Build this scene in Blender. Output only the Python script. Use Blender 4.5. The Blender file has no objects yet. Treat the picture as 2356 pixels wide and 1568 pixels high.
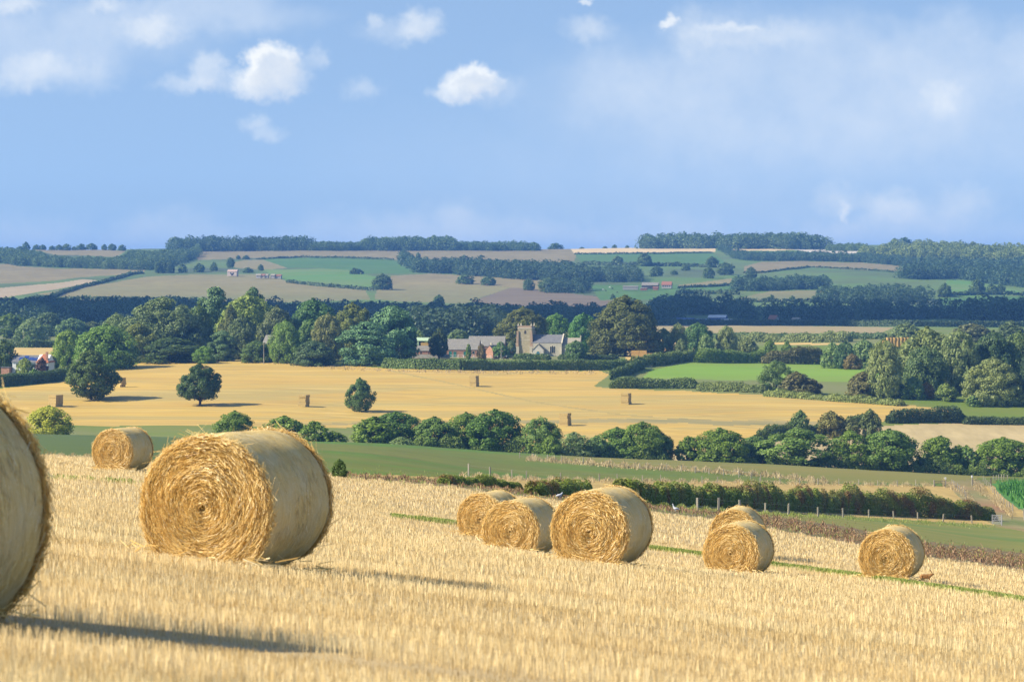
import bpy, bmesh, math, random
import numpy as np
from mathutils import Vector, Matrix

sc = bpy.context.scene
R = math.radians
rng = np.random.default_rng(7)
random.seed(7)

# ------------------------------------------------------------------ camera
CAM_Z = 60.0                      # camera height over the datum
F, PX0, PY0 = 6544.0, 1178.0, 603.0   # focal length and level line in survey units (picture 2356 wide)
cam = bpy.data.cameras.new('camera')
cam.lens, cam.sensor_width = 100.0, 36.0
cam.shift_y = -181.0 / 2356.0
cam.clip_start, cam.clip_end = 0.5, 30000.0
cam.dof.use_dof = True
cam.dof.focus_distance = 120.0
cam.dof.aperture_fstop = 6.3
cam_o = bpy.data.objects.new('camera', cam)
sc.collection.objects.link(cam_o)
cam_o.location = (0, 0, CAM_Z)
cam_o.rotation_euler = (R(90), 0, 0)
sc.camera = cam_o

# ------------------------------------------------------------------ light
SUN_EL, SUN_AZ = R(36.0), R(-102.0)     # azimuth from the view axis (+Y), clockwise: the sun stands left, a little behind
sun = bpy.data.lights.new('sun', 'SUN')
sun.energy = 4.8
sun.angle = R(0.53)
sun.color = (1.0, 0.90, 0.72)
sun_o = bpy.data.objects.new('sun', sun)
sc.collection.objects.link(sun_o)
sun_dir = Vector((math.sin(SUN_AZ) * math.cos(SUN_EL), math.cos(SUN_AZ) * math.cos(SUN_EL), math.sin(SUN_EL)))
sun_o.rotation_euler = sun_dir.to_track_quat('Z', 'Y').to_euler()
sun_o.location = (-200, -60, 300)

sc.view_settings.view_transform = 'Standard'
sc.view_settings.look = 'None'
sc.view_settings.gamma = 1.0
sc.view_settings.use_curve_mapping = False
sc.view_settings.exposure = 0.88
sc.render.engine = 'CYCLES'
sc.cycles.use_denoising = True
sc.cycles.max_bounces = 6
sc.cycles.diffuse_bounces = 3
sc.cycles.glossy_bounces = 2
sc.cycles.transmission_bounces = 3
sc.cycles.transparent_max_bounces = 8
sc.cycles.volume_bounces = 0
sc.cycles.sample_clamp_indirect = 4.0


class NT:
    """small helper to write node trees"""
    def __init__(s, tree):
        s.t = tree
        s.n = tree.nodes
        s.l = tree.links
    def node(s, typ, **kw):
        n = s.n.new(typ)
        for k, v in kw.items():
            setattr(n, k, v)
        return n
    def put(s, sock, v):
        if isinstance(v, bpy.types.NodeSocket):
            s.l.new(v, sock)
        elif v is not None:
            if isinstance(v, (tuple, list)) and len(v) == 3 and sock.type == 'RGBA':
                v = (*v, 1.0)
            sock.default_value = v
    def math(s, op, a, b=None, c=None, clamp=False):
        n = s.node('ShaderNodeMath', operation=op, use_clamp=clamp)
        s.put(n.inputs[0], a)
        if b is not None: s.put(n.inputs[1], b)
        if c is not None: s.put(n.inputs[2], c)
        return n.outputs[0]
    def vmath(s, op, a, b=None):
        n = s.node('ShaderNodeVectorMath', operation=op)
        s.put(n.inputs[0], a)
        if b is not None: s.put(n.inputs[1], b)
        return n.outputs['Value'] if op in ('LENGTH', 'DOT_PRODUCT', 'DISTANCE') else n.outputs[0]
    def mix(s, f, a, b, blend='MIX'):
        n = s.node('ShaderNodeMix', data_type='RGBA', blend_type=blend)
        s.put(n.inputs[0], f); s.put(n.inputs[6], a); s.put(n.inputs[7], b)
        return n.outputs[2]
    def noise(s, vec, scale, detail=3.0, rough=0.55, dist=0.0):
        n = s.node('ShaderNodeTexNoise')
        if vec is not None: s.put(n.inputs['Vector'], vec)
        s.put(n.inputs['Scale'], scale); s.put(n.inputs['Detail'], detail)
        s.put(n.inputs['Roughness'], rough); s.put(n.inputs['Distortion'], dist)
        return n.outputs['Fac']
    def maprange(s, v, a, b, c=0.0, d=1.0, smooth=False):
        n = s.node('ShaderNodeMapRange')
        if smooth: n.interpolation_type = 'SMOOTHSTEP'
        for i, x in enumerate((v, a, b, c, d)):
            s.put(n.inputs[i], x)
        return n.outputs[0]
    def mapping(s, vec, scale=(1, 1, 1), rot=(0, 0, 0), loc=(0, 0, 0)):
        n = s.node('ShaderNodeMapping')
        s.put(n.inputs['Vector'], vec); s.put(n.inputs['Scale'], scale)
        s.put(n.inputs['Rotation'], rot); s.put(n.inputs['Location'], loc)
        return n.outputs[0]

# ------------------------------------------------------------------ sky with clouds
world = bpy.data.worlds.new('World')
sc.world = world
world.use_nodes = True
w = NT(world.node_tree)
w.n.clear()
out = w.node('ShaderNodeOutputWorld')
bg = w.node('ShaderNodeBackground')
w.l.new(bg.outputs[0], out.inputs[0])
tc = w.node('ShaderNodeTexCoord')
D = tc.outputs['Generated']
sky = w.node('ShaderNodeTexSky', sky_type='NISHITA')
sky.sun_disc = False
sky.sun_elevation = SUN_EL
sky.sun_rotation = SUN_AZ
sky.air_density = 1.0
sky.dust_density = 0.4
sky.ozone_density = 2.5
sky.altitude = 100.0
lift = w.vmath('ADD', w.vmath('MULTIPLY', D, (1.0, 1.0, 0.75)), (0.0, 0.0, 0.22))
w.l.new(w.vmath('NORMALIZE', lift), sky.inputs[0])
SKY_STRENGTH = 0.12
skycol = w.mix(1.0, sky.outputs[0], (0.94, 0.89, 0.86), 'MULTIPLY')
# azimuth / elevation in degrees
sx = w.node('ShaderNodeSeparateXYZ'); w.l.new(D, sx.inputs[0])
az = w.math('MULTIPLY', w.math('ARCTAN2', sx.outputs[0], sx.outputs[1]), 180 / math.pi)
el = w.math('MULTIPLY', w.math('ARCSINE', sx.outputs[2]), 180 / math.pi)
cv = w.node('ShaderNodeCombineXYZ'); w.l.new(az, cv.inputs[0]); w.l.new(el, cv.inputs[1])
P = cv.outputs[0]
def warp(scale, amt, detail=4.0, rough=0.6):
    n = w.node('ShaderNodeTexNoise')
    w.put(n.inputs['Vector'], P); w.put(n.inputs['Scale'], scale); w.put(n.inputs['Detail'], detail); w.put(n.inputs['Roughness'], rough)
    v = w.vmath('SUBTRACT', n.outputs['Color'], (0.5, 0.5, 0.5))
    return w.vmath('MULTIPLY', v, (amt * 1.25, amt, 0.0))
P1 = w.vmath('ADD', P, w.vmath('ADD', warp(2.4, 0.40, 2.0, .5), warp(6.0, 0.24, 4.0, .6)))
P2 = w.vmath('ADD', P, w.vmath('ADD', warp(0.55, 1.5, 3.0), warp(3.0, 0.25)))
K = 180 / math.pi / F
def ang(px, py):
    return (px - PX0) * K, (PY0 - py) * K
def puff(px, py, rx, ry, soft, amp, pos, power=1.0):
    a, e = ang(px, py)
    d = w.vmath('SUBTRACT', pos, (a, e, 0.0))
    d = w.vmath('MULTIPLY', d, (1.0 / (rx * K), 1.0 / (ry * K), 0.0))
    return w.maprange(w.vmath('LENGTH', d), 1.0 + soft, 1.0 - soft, 0.0, amp, True)
# crisp little cumulus (x, y, rx, ry, softness, opacity) in survey units
CUM = [
    (622, 148, 60, 48, .32, .96), (612, 192, 76, 36, .5, .8), (668, 170, 40, 40, .8, .45),
    (478, 166, 42, 36, .6, .50), (440, 198, 60, 18, .8, .36), (1084, 188, 62, 34, .36, .92), (1055, 214, 50, 24, .5, .75), (1120, 205, 60, 28, .9, .35),
    (972, 60, 44, 32, .6, .50), (905, 74, 66, 22, .9, .26), (862, 52, 16, 14, .8, .3), (85, 168, 66, 34, .7, .46), (20, 198, 80, 20, .8, .26), (205, 178, 56, 30, 1.0, .28),
    (355, 76, 62, 26, .8, .48), (594, 284, 28, 18, .8, .30), (618, 314, 32, 13, .8, .30), (1352, 4, 12, 8, .8, .6), (1536, 48, 16, 13, .7, .75),
    (1600, 76, 56, 44, .9, .34), (1740, 78, 110, 24, .9, .34), (1690, 64, 60, 8, .8, .40), (1352, 70, 40, 22, 1.0, .38), (735, 135, 18, 20, 1.0, .3), (835, 208, 34, 18, 1.0, .3),
    (2160, 235, 34, 34, .7, .42), (1938, 486, 12, 16, .8, .45), (2040, 472, 54, 26, 1.0, .36), (1920, 462, 34, 28, 1.0, .28), (2210, 470, 60, 28, 1.0, .3),
    (245, 20, 34, 14, 1.0, .45), (40, 14, 60, 18, .9, .5)]
def gather(lst, pos):
    acc = None
    for c in lst:
        m = puff(*c, pos)
        acc = m if acc is None else w.math('SUBTRACT', w.math('ADD', acc, m), w.math('MULTIPLY', acc, m))
    return acc
acc = gather(CUM, P1)
# cloud between a point and the sun (up and to the left) dims it
thick = gather([c for c in CUM if c[2] >= 40], w.vmath('ADD', P1, (-0.16, 0.20, 0.0)))
# flat veils
VEIL = [
    (1850, 200, 560, 150, .4, .36), (2200, 150, 380, 90, .5, .36), (1520, 190, 190, 70, .6, .32), (1430, 240, 120, 40, .9, .16), (2100, 330, 500, 80, .9, .26), (1700, 400, 700, 140, .9, .22),
    (150, 80, 240, 75, .7, .52), (480, 24, 200, 38, .7, .50), (1060, 525, 210, 26, .8, .30), (1000, 495, 140, 22, .9, .22), (2060, 515, 170, 22, .8, .34), (1750, 545, 500, 30, .9, .24), (640, 560, 900, 46, .9, .20), (1178, 570, 2200, 60, 1.0, .34),
    (-700, 60, 500, 120, .9, .3), (3300, 160, 700, 120, .9, .3)]
accv = None
for c in VEIL:
    m = puff(*c, P2)
    accv = m if accv is None else w.math('SUBTRACT', w.math('ADD', accv, m), w.math('MULTIPLY', accv, m))
tex = w.maprange(w.noise(P, 1.6, 6.0, 0.62), 0.3, 0.72, 0.62, 1.0)
acc = w.math('MULTIPLY', acc, tex)
veil = w.math('MULTIPLY', accv, w.maprange(w.noise(P, 0.8, 5.0, 0.6), 0.3, 0.7, 0.55, 1.0))
S = 1.0
c_sky = w.vmath('SCALE', skycol)
c_sky.node.inputs['Scale'].default_value = SKY_STRENGTH
CLOUD_LIGHT, CLOUD_SHADE, CLOUD_VEIL = (0.60, 0.60, 0.575), (0.43, 0.46, 0.50), (0.45, 0.49, 0.54)
c1 = w.mix(veil, c_sky, CLOUD_VEIL)
c2 = w.mix(acc, c1, w.mix(w.maprange(thick, .25, .95, 0, .8), CLOUD_LIGHT, CLOUD_SHADE))
w.l.new(c2, bg.inputs[0])
bg.inputs[1].default_value = 1.0
world.cycles.sampling_method = 'MANUAL'
world.cycles.sample_map_resolution = 1024

# ------------------------------------------------------------------ object helpers
COL = sc.collection
def link(o):
    COL.objects.link(o)
    return o
def tag(o, label=None, cat=None, group=None, kind=None):
    if label: o['label'] = label
    if cat: o['category'] = cat
    if group: o['group'] = group
    if kind: o['kind'] = kind
    return o
def thing(name, label, cat, loc=(0, 0, 0), rz=0.0, group=None):
    o = link(bpy.data.objects.new(name, None))
    o.empty_display_size = 0.5
    o.location = loc
    o.rotation_euler = (0, 0, rz)
    return tag(o, label, cat, group)
def child(name, me, parent, mat=None, loc=(0, 0, 0), rot=(0, 0, 0), scale=(1, 1, 1)):
    o = link(bpy.data.objects.new(name, me))
    o.parent = parent
    o.location, o.rotation_euler, o.scale = loc, rot, scale
    if mat is not None and not me.materials:
        me.materials.append(mat)
    return o
def mesh_np(name, verts, faces, mat=None, smooth=False, attr=None):
    """verts (n,3); faces (m,k) all of one size"""
    verts = np.asarray(verts, np.float32); faces = np.asarray(faces, np.int32)
    me = bpy.data.meshes.new(name)
    m, k = faces.shape
    me.vertices.add(len(verts)); me.vertices.foreach_set('co', verts.ravel())
    me.loops.add(m * k); me.loops.foreach_set('vertex_index', faces.ravel())
    me.polygons.add(m); me.polygons.foreach_set('loop_start', np.arange(m, dtype=np.int32) * k)
    me.polygons.foreach_set('loop_total', np.full(m, k, np.int32))
    if smooth: me.polygons.foreach_set('use_smooth', np.ones(m, bool))
    me.update(calc_edges=True)
    if attr is not None:
        a = me.attributes.new('shade', 'FLOAT', 'FACE')
        a.data.foreach_set('value', np.asarray(attr, np.float32))
    if mat: me.materials.append(mat)
    return me

class MB:
    """collects boxes, prisms and polygons into one mesh"""
    def __init__(s): s.v, s.f = [], []
    def poly(s, pts, faces):
        b = len(s.v); s.v += [tuple(p) for p in pts]; s.f += [[b + i for i in f] for f in faces]
        return s
    def box(s, x0, x1, y0, y1, z0, z1):
        return s.poly([(x0,y0,z0),(x1,y0,z0),(x1,y1,z0),(x0,y1,z0),(x0,y0,z1),(x1,y0,z1),(x1,y1,z1),(x0,y1,z1)],
                      [(0,3,2,1),(4,5,6,7),(0,1,5,4),(1,2,6,5),(2,3,7,6),(3,0,4,7)])
    def prism(s, prof, a, b, axis='x'):
        """profile of 2-D points swept from a to b along axis ('x': profile in y,z ; 'y': profile in x,z)"""
        n = len(prof)
        if axis == 'x': pts = [(a, p, q) for p, q in prof] + [(b, p, q) for p, q in prof]
        else: pts = [(p, a, q) for p, q in prof] + [(p, b, q) for p, q in prof]
        return s.poly(pts, [tuple(range(n))[::-1], tuple(range(n, 2*n))] + [(i, (i+1) % n, n + (i+1) % n, n + i) for i in range(n)])
    def bar(s, p, q, r, n=6, r2=None):
        p, q = Vector(p), Vector(q); d = (q - p).normalized()
        u = d.orthogonal().normalized(); v = d.cross(u); r2 = r if r2 is None else r2
        pts = [p + (u*math.cos(2*math.pi*i/n) + v*math.sin(2*math.pi*i/n))*r for i in range(n)] + [q + (u*math.cos(2*math.pi*i/n) + v*math.sin(2*math.pi*i/n))*r2 for i in range(n)]
        return s.poly(pts, [tuple(range(n))[::-1], tuple(range(n, 2*n))] + [(i, (i+1) % n, n + (i+1) % n, n + i) for i in range(n)])
    def mesh(s, name, mat=None, smooth=False):
        me = bpy.data.meshes.new(name); me.from_pydata(s.v, [], s.f); me.update()
        bm = bmesh.new(); bm.from_mesh(me); bmesh.ops.recalc_face_normals(bm, faces=bm.faces); bm.to_mesh(me); bm.free()
        if smooth: me.polygons.foreach_set('use_smooth', np.ones(len(me.polygons), bool))
        if mat: me.materials.append(mat)
        return me
    def build(s, name, mat, parent, smooth=False, loc=(0,0,0), rot=(0,0,0)):
        return child(name, s.mesh(name, mat, smooth), parent, None, loc, rot)

# ------------------------------------------------------------------ materials
def material(name, rough=0.8, spec=0.25):
    m = bpy.data.materials.new(name); m.use_nodes = True
    t = NT(m.node_tree); b = t.n['Principled BSDF']
    b.inputs['Roughness'].default_value = rough
    b.inputs['Specular IOR Level'].default_value = spec
    return m, t, b
def mottled(name, c1, c2, scale=1.0, rough=0.85, spec=0.2, stretch=(1, 1, 1), rz=0.0, c3=None, s3=0.2, bump=0.0, detail=5.0, lo=.35, hi=.65, rows=None):
    m, t, b = material(name, rough, spec)
    pos = t.node('ShaderNodeTexCoord').outputs['Object']
    v = t.mapping(pos, stretch, (0, 0, rz))
    n1 = t.noise(v, scale, detail, 0.6)
    col = t.mix(t.maprange(n1, lo, hi), c1, c2)
    if c3 is not None:
        n3 = t.noise(v, scale * s3, 4.0, 0.55)
        col = t.mix(t.maprange(n3, .46, .66), col, c3)
    if rows is not None:
        ang_, w_, l_ = rows                               # drilling and spraying lines: angle, spacing scale, length scale
        n4 = t.noise(t.mapping(pos, (w_, l_, 1), (0, 0, R(ang_))), 1.0, 3.0, .7)
        col = t.mix(t.maprange(n4, .36, .64, .42, 0), col, tuple(x * .62 for x in c2))
    t.l.new(col, b.inputs['Base Color'])
    if bump:
        bp = t.node('ShaderNodeBump'); bp.inputs['Strength'].default_value = bump
        t.l.new(n1, bp.inputs['Height']); t.l.new(bp.outputs[0], b.inputs['Normal'])
    return m
# ------------------------------------------------------------------ terrain
KX = np.array([100, 280, 545, 800, 1178, 1600, 2048, 2356], float)
def plane(Y): return 603 + 6086.0 / Y + .1024 * (KX - 1178) + 563
ROWS = [(3, plane(3)), (6, plane(6)), (10, plane(10)), (15, plane(15)), (29, plane(29)),
 (53, [1158,1178,1212,1240,1281,1324,1370,1401]), (78, [1100,1112,1152,1193,1262,1310,1335,1364]),
 (98, [1074,1081,1118,1155,1208,1257,1304,1338]), (130, [1055,1061,1092,1120,1163,1212,1272,1316]),
 (150, [1047,1055,1082,1099,1142,1192,1257,1305]), (170, [1042,1049,1074,1092,1128,1182,1244,1290]),
 (220, [1034,1041,1059,1078,1117,1172,1236,1283]), (300, [1024,1028,1042,1058,1103,1149,1207,1245]),
 (340, [1019,1022,1034,1048,1095,1135,1191,1221]), (420, [1011,1013,1022,1032,1076,1107,1140,1160]),
 (480, [1008,1009.5,1015,1023,1060,1087,1110,1124]), (560, [1006.5,1008,1013,1020,1046,1067,1088,1099]),
 (600, [1007,1008.5,1014,1021,1046.5,1066,1085.5,1095]), (650, [1006,1007,1011,1018,1042,1060,1078,1086]),
 (700, [1001,1001,999,999,1010,1026,1046,1056]), (750, [978,979,980,984,988,1000,1010,1015]),
 (805, [934,934,934,938,945,955,968,975]), (870, [890,890,890,893,900,908,918,925]),
 (960, [856,852,850,852,858,864,870,875]), (1040, [832,826,824,828,832,836,840,843]),
 (1100, [822,815,812,815,818,818,816,816]), (1250, [800,792,790,790,790,785,781,781]),
 (1450, [775,771,770,770,770,768,768,768]), (1700, [748]*8), (2000, [720]*8),
 (2400, [690,690,692,694,700,702,702,706]), (2700, [664,664,664,666,668,668,668,672]),
 (3050, [634,634,634,634,634,634,636,642]), (3500, [602,602,602,601,602,602,602,604]),
 (4000, [576,574,573,574,574,571,567,568]), (4300, [577,575,574,575,575,573,567,568]), (5000, [590]*8), (7000, [618]*8), (9000, [630]*8)]
KY = np.array([r[0] for r in ROWS], float)
TAB = np.array([r[1] for r in ROWS], float)

def pchip(x, y, xi):
    """monotone cubic through (x, y[:, k]) for many columns"""
    h = np.diff(x)[:, None]; d = np.diff(y, axis=0) / h
    m = np.zeros_like(y)
    w1 = 2 * h[1:] + h[:-1]; w2 = h[1:] + 2 * h[:-1]
    same = d[:-1] * d[1:] > 0
    with np.errstate(divide='ignore', invalid='ignore'):
        hm = (w1 + w2) / (w1 / d[:-1] + w2 / d[1:])
    m[1:-1] = np.where(same, hm, 0.0)
    m[0], m[-1] = d[0], d[-1]
    i = np.clip(np.searchsorted(x, xi) - 1, 0, len(x) - 2)
    t = ((xi - x[i]) / (x[i + 1] - x[i]))[:, None]; hh = h[i]
    return ((1 + 2*t) * (1-t)**2) * y[i] + (t * (1-t)**2) * hh * m[i] + (t*t * (3 - 2*t)) * y[i+1] + (t*t * (t-1)) * hh * m[i+1]

# rows of the ground sheet, closer where the view sees more of it
GY = np.concatenate([np.geomspace(3, 29, 40, endpoint=False), np.geomspace(29, 170, 110, endpoint=False), np.geomspace(170, 700, 150, endpoint=False),
                     np.geomspace(700, 1100, 140, endpoint=False), np.geomspace(1100, 2300, 100, endpoint=False), np.geomspace(2300, 4050, 150, endpoint=False), np.geomspace(4050, 9000, 25)])
GX = np.concatenate([np.linspace(-3200, -250, 40, endpoint=False), np.arange(-250, 2610, 3.0), np.linspace(2610, 5600, 40)])
def smooth01(t): t = np.clip(t, 0, 1); return t * t * (3 - 2 * t)
def build_table():
    t = pchip(np.log(KY), TAB, np.log(GY))                    # rows x knots
    KXe = np.concatenate([[-3200, -1200], KX, [3400, 5600]])
    sl = (.1024 * (1 - smooth01((GY - 100) / 120)))[:, None]
    s2 = sl + (.05 * (1 - smooth01((GY - 450) / 200)))[:, None] * smooth01((GY - 100) / 120)[:, None]
    left = [t[:, :1] + sl * (x - 100) for x in (-3200, -1200)]
    right = [t[:, -1:] + s2 * (x - 2356) for x in (3400, 5600)]
    return pchip(KXe, np.concatenate(left + [t] + right, 1).T.copy(), GX).T
GP = build_table()                                            # survey row py for every (Y, px)
# gentle unevenness
rr = np.random.default_rng(3)
XX = (GX[None, :] - PX0) * GY[:, None] / F
YY = np.repeat(GY[:, None], len(GX), 1)
ZZ = CAM_Z - (GP - PY0) * YY / F
bump = np.zeros_like(ZZ)
for k in range(26):
    lam = 10 ** rr.uniform(0.9, 2.7); th = rr.uniform(0, math.pi); ph = rr.uniform(0, 6.28)
    bump += np.sin((XX * math.cos(th) + YY * math.sin(th)) * 2 * math.pi / lam + ph) * lam * .0011
ZZ += bump * smooth01((YY - 60) / 500)
GPn = PY0 + (CAM_Z - ZZ) * F / YY
LGY = np.log(GY)
def ground_z(x, y):
    x = np.asarray(x, float); y = np.clip(np.asarray(y, float), GY[0], GY[-1])
    px = np.clip(PX0 + x * F / y, GX[0], GX[-1])
    j = np.clip(np.searchsorted(GX, px) - 1, 0, len(GX) - 2); i = np.clip(np.searchsorted(GY, y) - 1, 0, len(GY) - 2)
    a = (px - GX[j]) / (GX[j+1] - GX[j]); b = (y - GY[i]) / (GY[i+1] - GY[i])
    p = (ZZ[i, j] * (1-a) + ZZ[i, j+1] * a) * (1-b) + (ZZ[i+1, j] * (1-a) + ZZ[i+1, j+1] * a) * b
    return p
def survey_y(px, py, ymin=0.0):
    """distance of the ground seen along a survey ray (first ground met beyond ymin)"""
    j = int(np.clip(np.searchsorted(GX, px) - 1, 0, len(GX) - 2)); a = (px - GX[j]) / (GX[j+1] - GX[j])
    col = GPn[:, j] * (1-a) + GPn[:, j+1] * a
    ok = np.where((col <= py) & (GY >= ymin))[0]
    if not len(ok): return 4050.0
    i = ok[0]
    if i == 0: return float(GY[0])
    t = (col[i-1] - py) / max(col[i-1] - col[i], 1e-6)
    return float(GY[i-1] + (GY[i] - GY[i-1]) * min(max(t, 0), 1))
def spot(px, py=None, Y=None, ymin=0.0):
    """ground point under a survey position"""
    if Y is None: Y = survey_y(px, py, ymin)
    x = (px - PX0) * Y / F
    return Vector((x, Y, float(ground_z(x, Y))))

def inside(poly, x, y):
    p = np.asarray(poly, float); res = np.zeros(x.shape, bool); n = len(p)
    for i in range(n):
        x1, y1 = p[i]; x2, y2 = p[(i+1) % n]
        if y1 == y2: continue
        c = ((y1 > y) != (y2 > y)) & (x < (x2 - x1) * (y - y1) / (y2 - y1) + x1)
        res ^= c
    return res

cx = .25 * 0 + .5 * (GX[:-1] + GX[1:])
CX = np.repeat(cx[None, :], len(GY) - 1, 0)
CY = np.repeat(np.sqrt(GY[:-1] * GY[1:])[:, None], len(GX) - 1, 1)
CP = .25 * (GPn[:-1, :-1] + GPn[1:, :-1] + GPn[:-1, 1:] + GPn[1:, 1:])
_w = np.random.default_rng(9)
wob = (np.interp(cx, np.arange(-3300, 5700, 14.0), _w.normal(0, .9, 643)) + np.interp(cx, np.arange(-3300, 5700, 61.0), _w.normal(0, 1.1, 148)))[None, :] + np.zeros_like(CX)
EDGE_S = [(-3200,1040),(0,1039),(100,1046),(215,1053),(545,1081),(800,1097),(1060,1122),(1200,1140),(1500,1177),(1700,1202),(1960,1250),(2120,1280),(2356,1312),(5600,1750)]
EDGE_B = [(-3200,1040),(0,1039),(100,1046),(215,1053),(545,1081),(790,1094),(1017,1104),(1200,1120),(1340,1139),(1550,1163),(1700,1176),(1850,1196),(1960,1214),(2120,1245),(2356,1270),(5600,1700)]
EDGE_Y = [(-3200,0),(800,1085),(830,1090.5),(1060,1098),(1500,1107),(1900,1113),(2160,1117),(5600,1150)]
def lin(tab, x): a = np.array(tab); return np.interp(x, a[:, 0], a[:, 1])
FIELD = np.zeros(CX.shape, np.int32)
NAMES = {}
def fid(name):
    if name not in NAMES: NAMES[name] = len(NAMES)
    return NAMES[name]
near, mid, far = CY < 655, (CY >= 655) & (CY < 1640), CY >= 1640
FIELD[:] = fid('hillside')
FIELD[mid] = fid('meadow')
FIELD[near] = fid('pasture')
def paint(name, poly, zone, w=0.0):
    FIELD[zone & inside(poly, CX, CP + w * wob)] = fid(name)
# near ground
eS, eB, eY = lin(EDGE_S, CX), lin(EDGE_B, CX), lin(EDGE_Y, CX)
FIELD[near & (CP > eY + wob) & (CX > 790) & (CY > 120)] = fid('barley_strip')
hb = lin([(-3200,1046),(790,1094),(1060,1103),(1230,1125),(1440,1150),(1700,1172),(2000,1190),(2300,1208),(5600,1400)], CX)   # foot of the thorn hedge
FIELD[near & (CP > hb)] = fid('grass_margin')
FIELD[near & (CP > eB + wob * 1.5)] = fid('rough_ground')
FIELD[near & (CP > eS + wob * 1.5)] = fid('stubble_field')
FIELD[(CY < 90)] = fid('stubble_field')
paint('track', [(2168,1100),(2236,1100),(2262,1125),(2300,1160),(2320,1185),(2420,1200),(2700,1260),(2700,1290),(2356,1222),(2296,1210),(2250,1190),(2215,1150),(2190,1125)], near & (CY > 200))
paint('maize_field', [(2282,1112),(2330,1105),(2700,1105),(2700,1260),(2420,1195),(2340,1168),(2300,1135)], near & (CY > 200))
paint('olive_pasture', [(1290,1040),(1290,1062),(1440,1073),(1700,1086),(1905,1109),(2150,1112),(2240,1100),(2300,1096),(2700,1100),(2700,1040)], near & (CY > 380))
paint('dark_pasture', [(-3200,900),(-3200,1060),(100,1060),(300,1060),(500,1084),(600,1090),(620,1060),(625,1000)], near & (CY > 120))
FIELD[near & (CP > eS + wob * 1.5) & (CY < 170)] = fid('stubble_field')
# a green sward line left by a drill miss
def band(name, pts, half, zone):
    a = np.array(pts, float); yy = np.interp(CX, a[:, 0], a[:, 1], left=-1e4, right=-1e4)
    FIELD[zone & (np.abs(CP - yy - wob * .5) < half)] = fid(name)
SWARD = [(100,1100),(200,1104),(330,1113)], [(900,1190),(980,1197),(1065,1208)], [(1495,1262),(1610,1277),(1800,1304),(1960,1325),(2150,1354),(2356,1385),(2700,1437)]
# mid ground
paint('wheat_stubble', [(-3200,905),(0,893),(150,876),(270,850),(330,833),(420,827),(600,824),(700,834),(900,848),(1100,852),(1385,853),(1402,861),(1365,889),(1480,896),(1700,904),(1900,916),(2080,931),(2210,943),(2080,962),(1900,990),(1750,1008),(1700,1040),(1500,1040),(1100,1040),(960,1000),(840,984),(440,979),(-3200,979)], mid, .6)
paint('bright_meadow', [(1476,870),(1500,850),(1600,831),(1700,829),(1990,833),(2060,850),(2020,880),(1900,877),(1700,873)], mid, .4)
paint('pale_stubble', [(1890,1005),(1960,986),(2080,976),(2200,973),(2356,977),(5600,977),(5600,1120),(1480,1120),(1480,1052),(1600,1040),(1760,1018)], mid, .4)
paint('tan_field', [(1500,746),(1753,749),(2060,752),(2020,768),(1753,766),(1500,766)], mid | far)
paint('gold_strip', [(1770,787),(1940,790),(1940,794),(1770,792)], mid)
paint('gold_strip', [(20,800),(136,799),(136,830),(20,832)], mid)
paint('gold_strip', [(1440,806),(1545,806),(1545,832),(1440,832)], mid)
paint('gold_strip', [(1440,775),(1600,775),(1600,806),(1440,806)], mid)
a = np.array([(900,853),(960,865),(1040,882),(1120,900),(1220,922),(1300,935),(1420,952),(1520,961)], float)
yy = np.interp(CX, a[:, 0], a[:, 1], left=-1e4, right=-1e4)
FIELD[mid & (np.abs(CP - yy) < 1.6)] = fid('footpath')
FIELD[mid & inside([(560,976),(900,972),(1200,968),(1400,962),(1700,965),(1970,972),(1955,981),(1700,976),(1400,971),(1200,974),(900,977)], CX, CP + .8 * wob)] = fid('weedy_strip')
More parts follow.
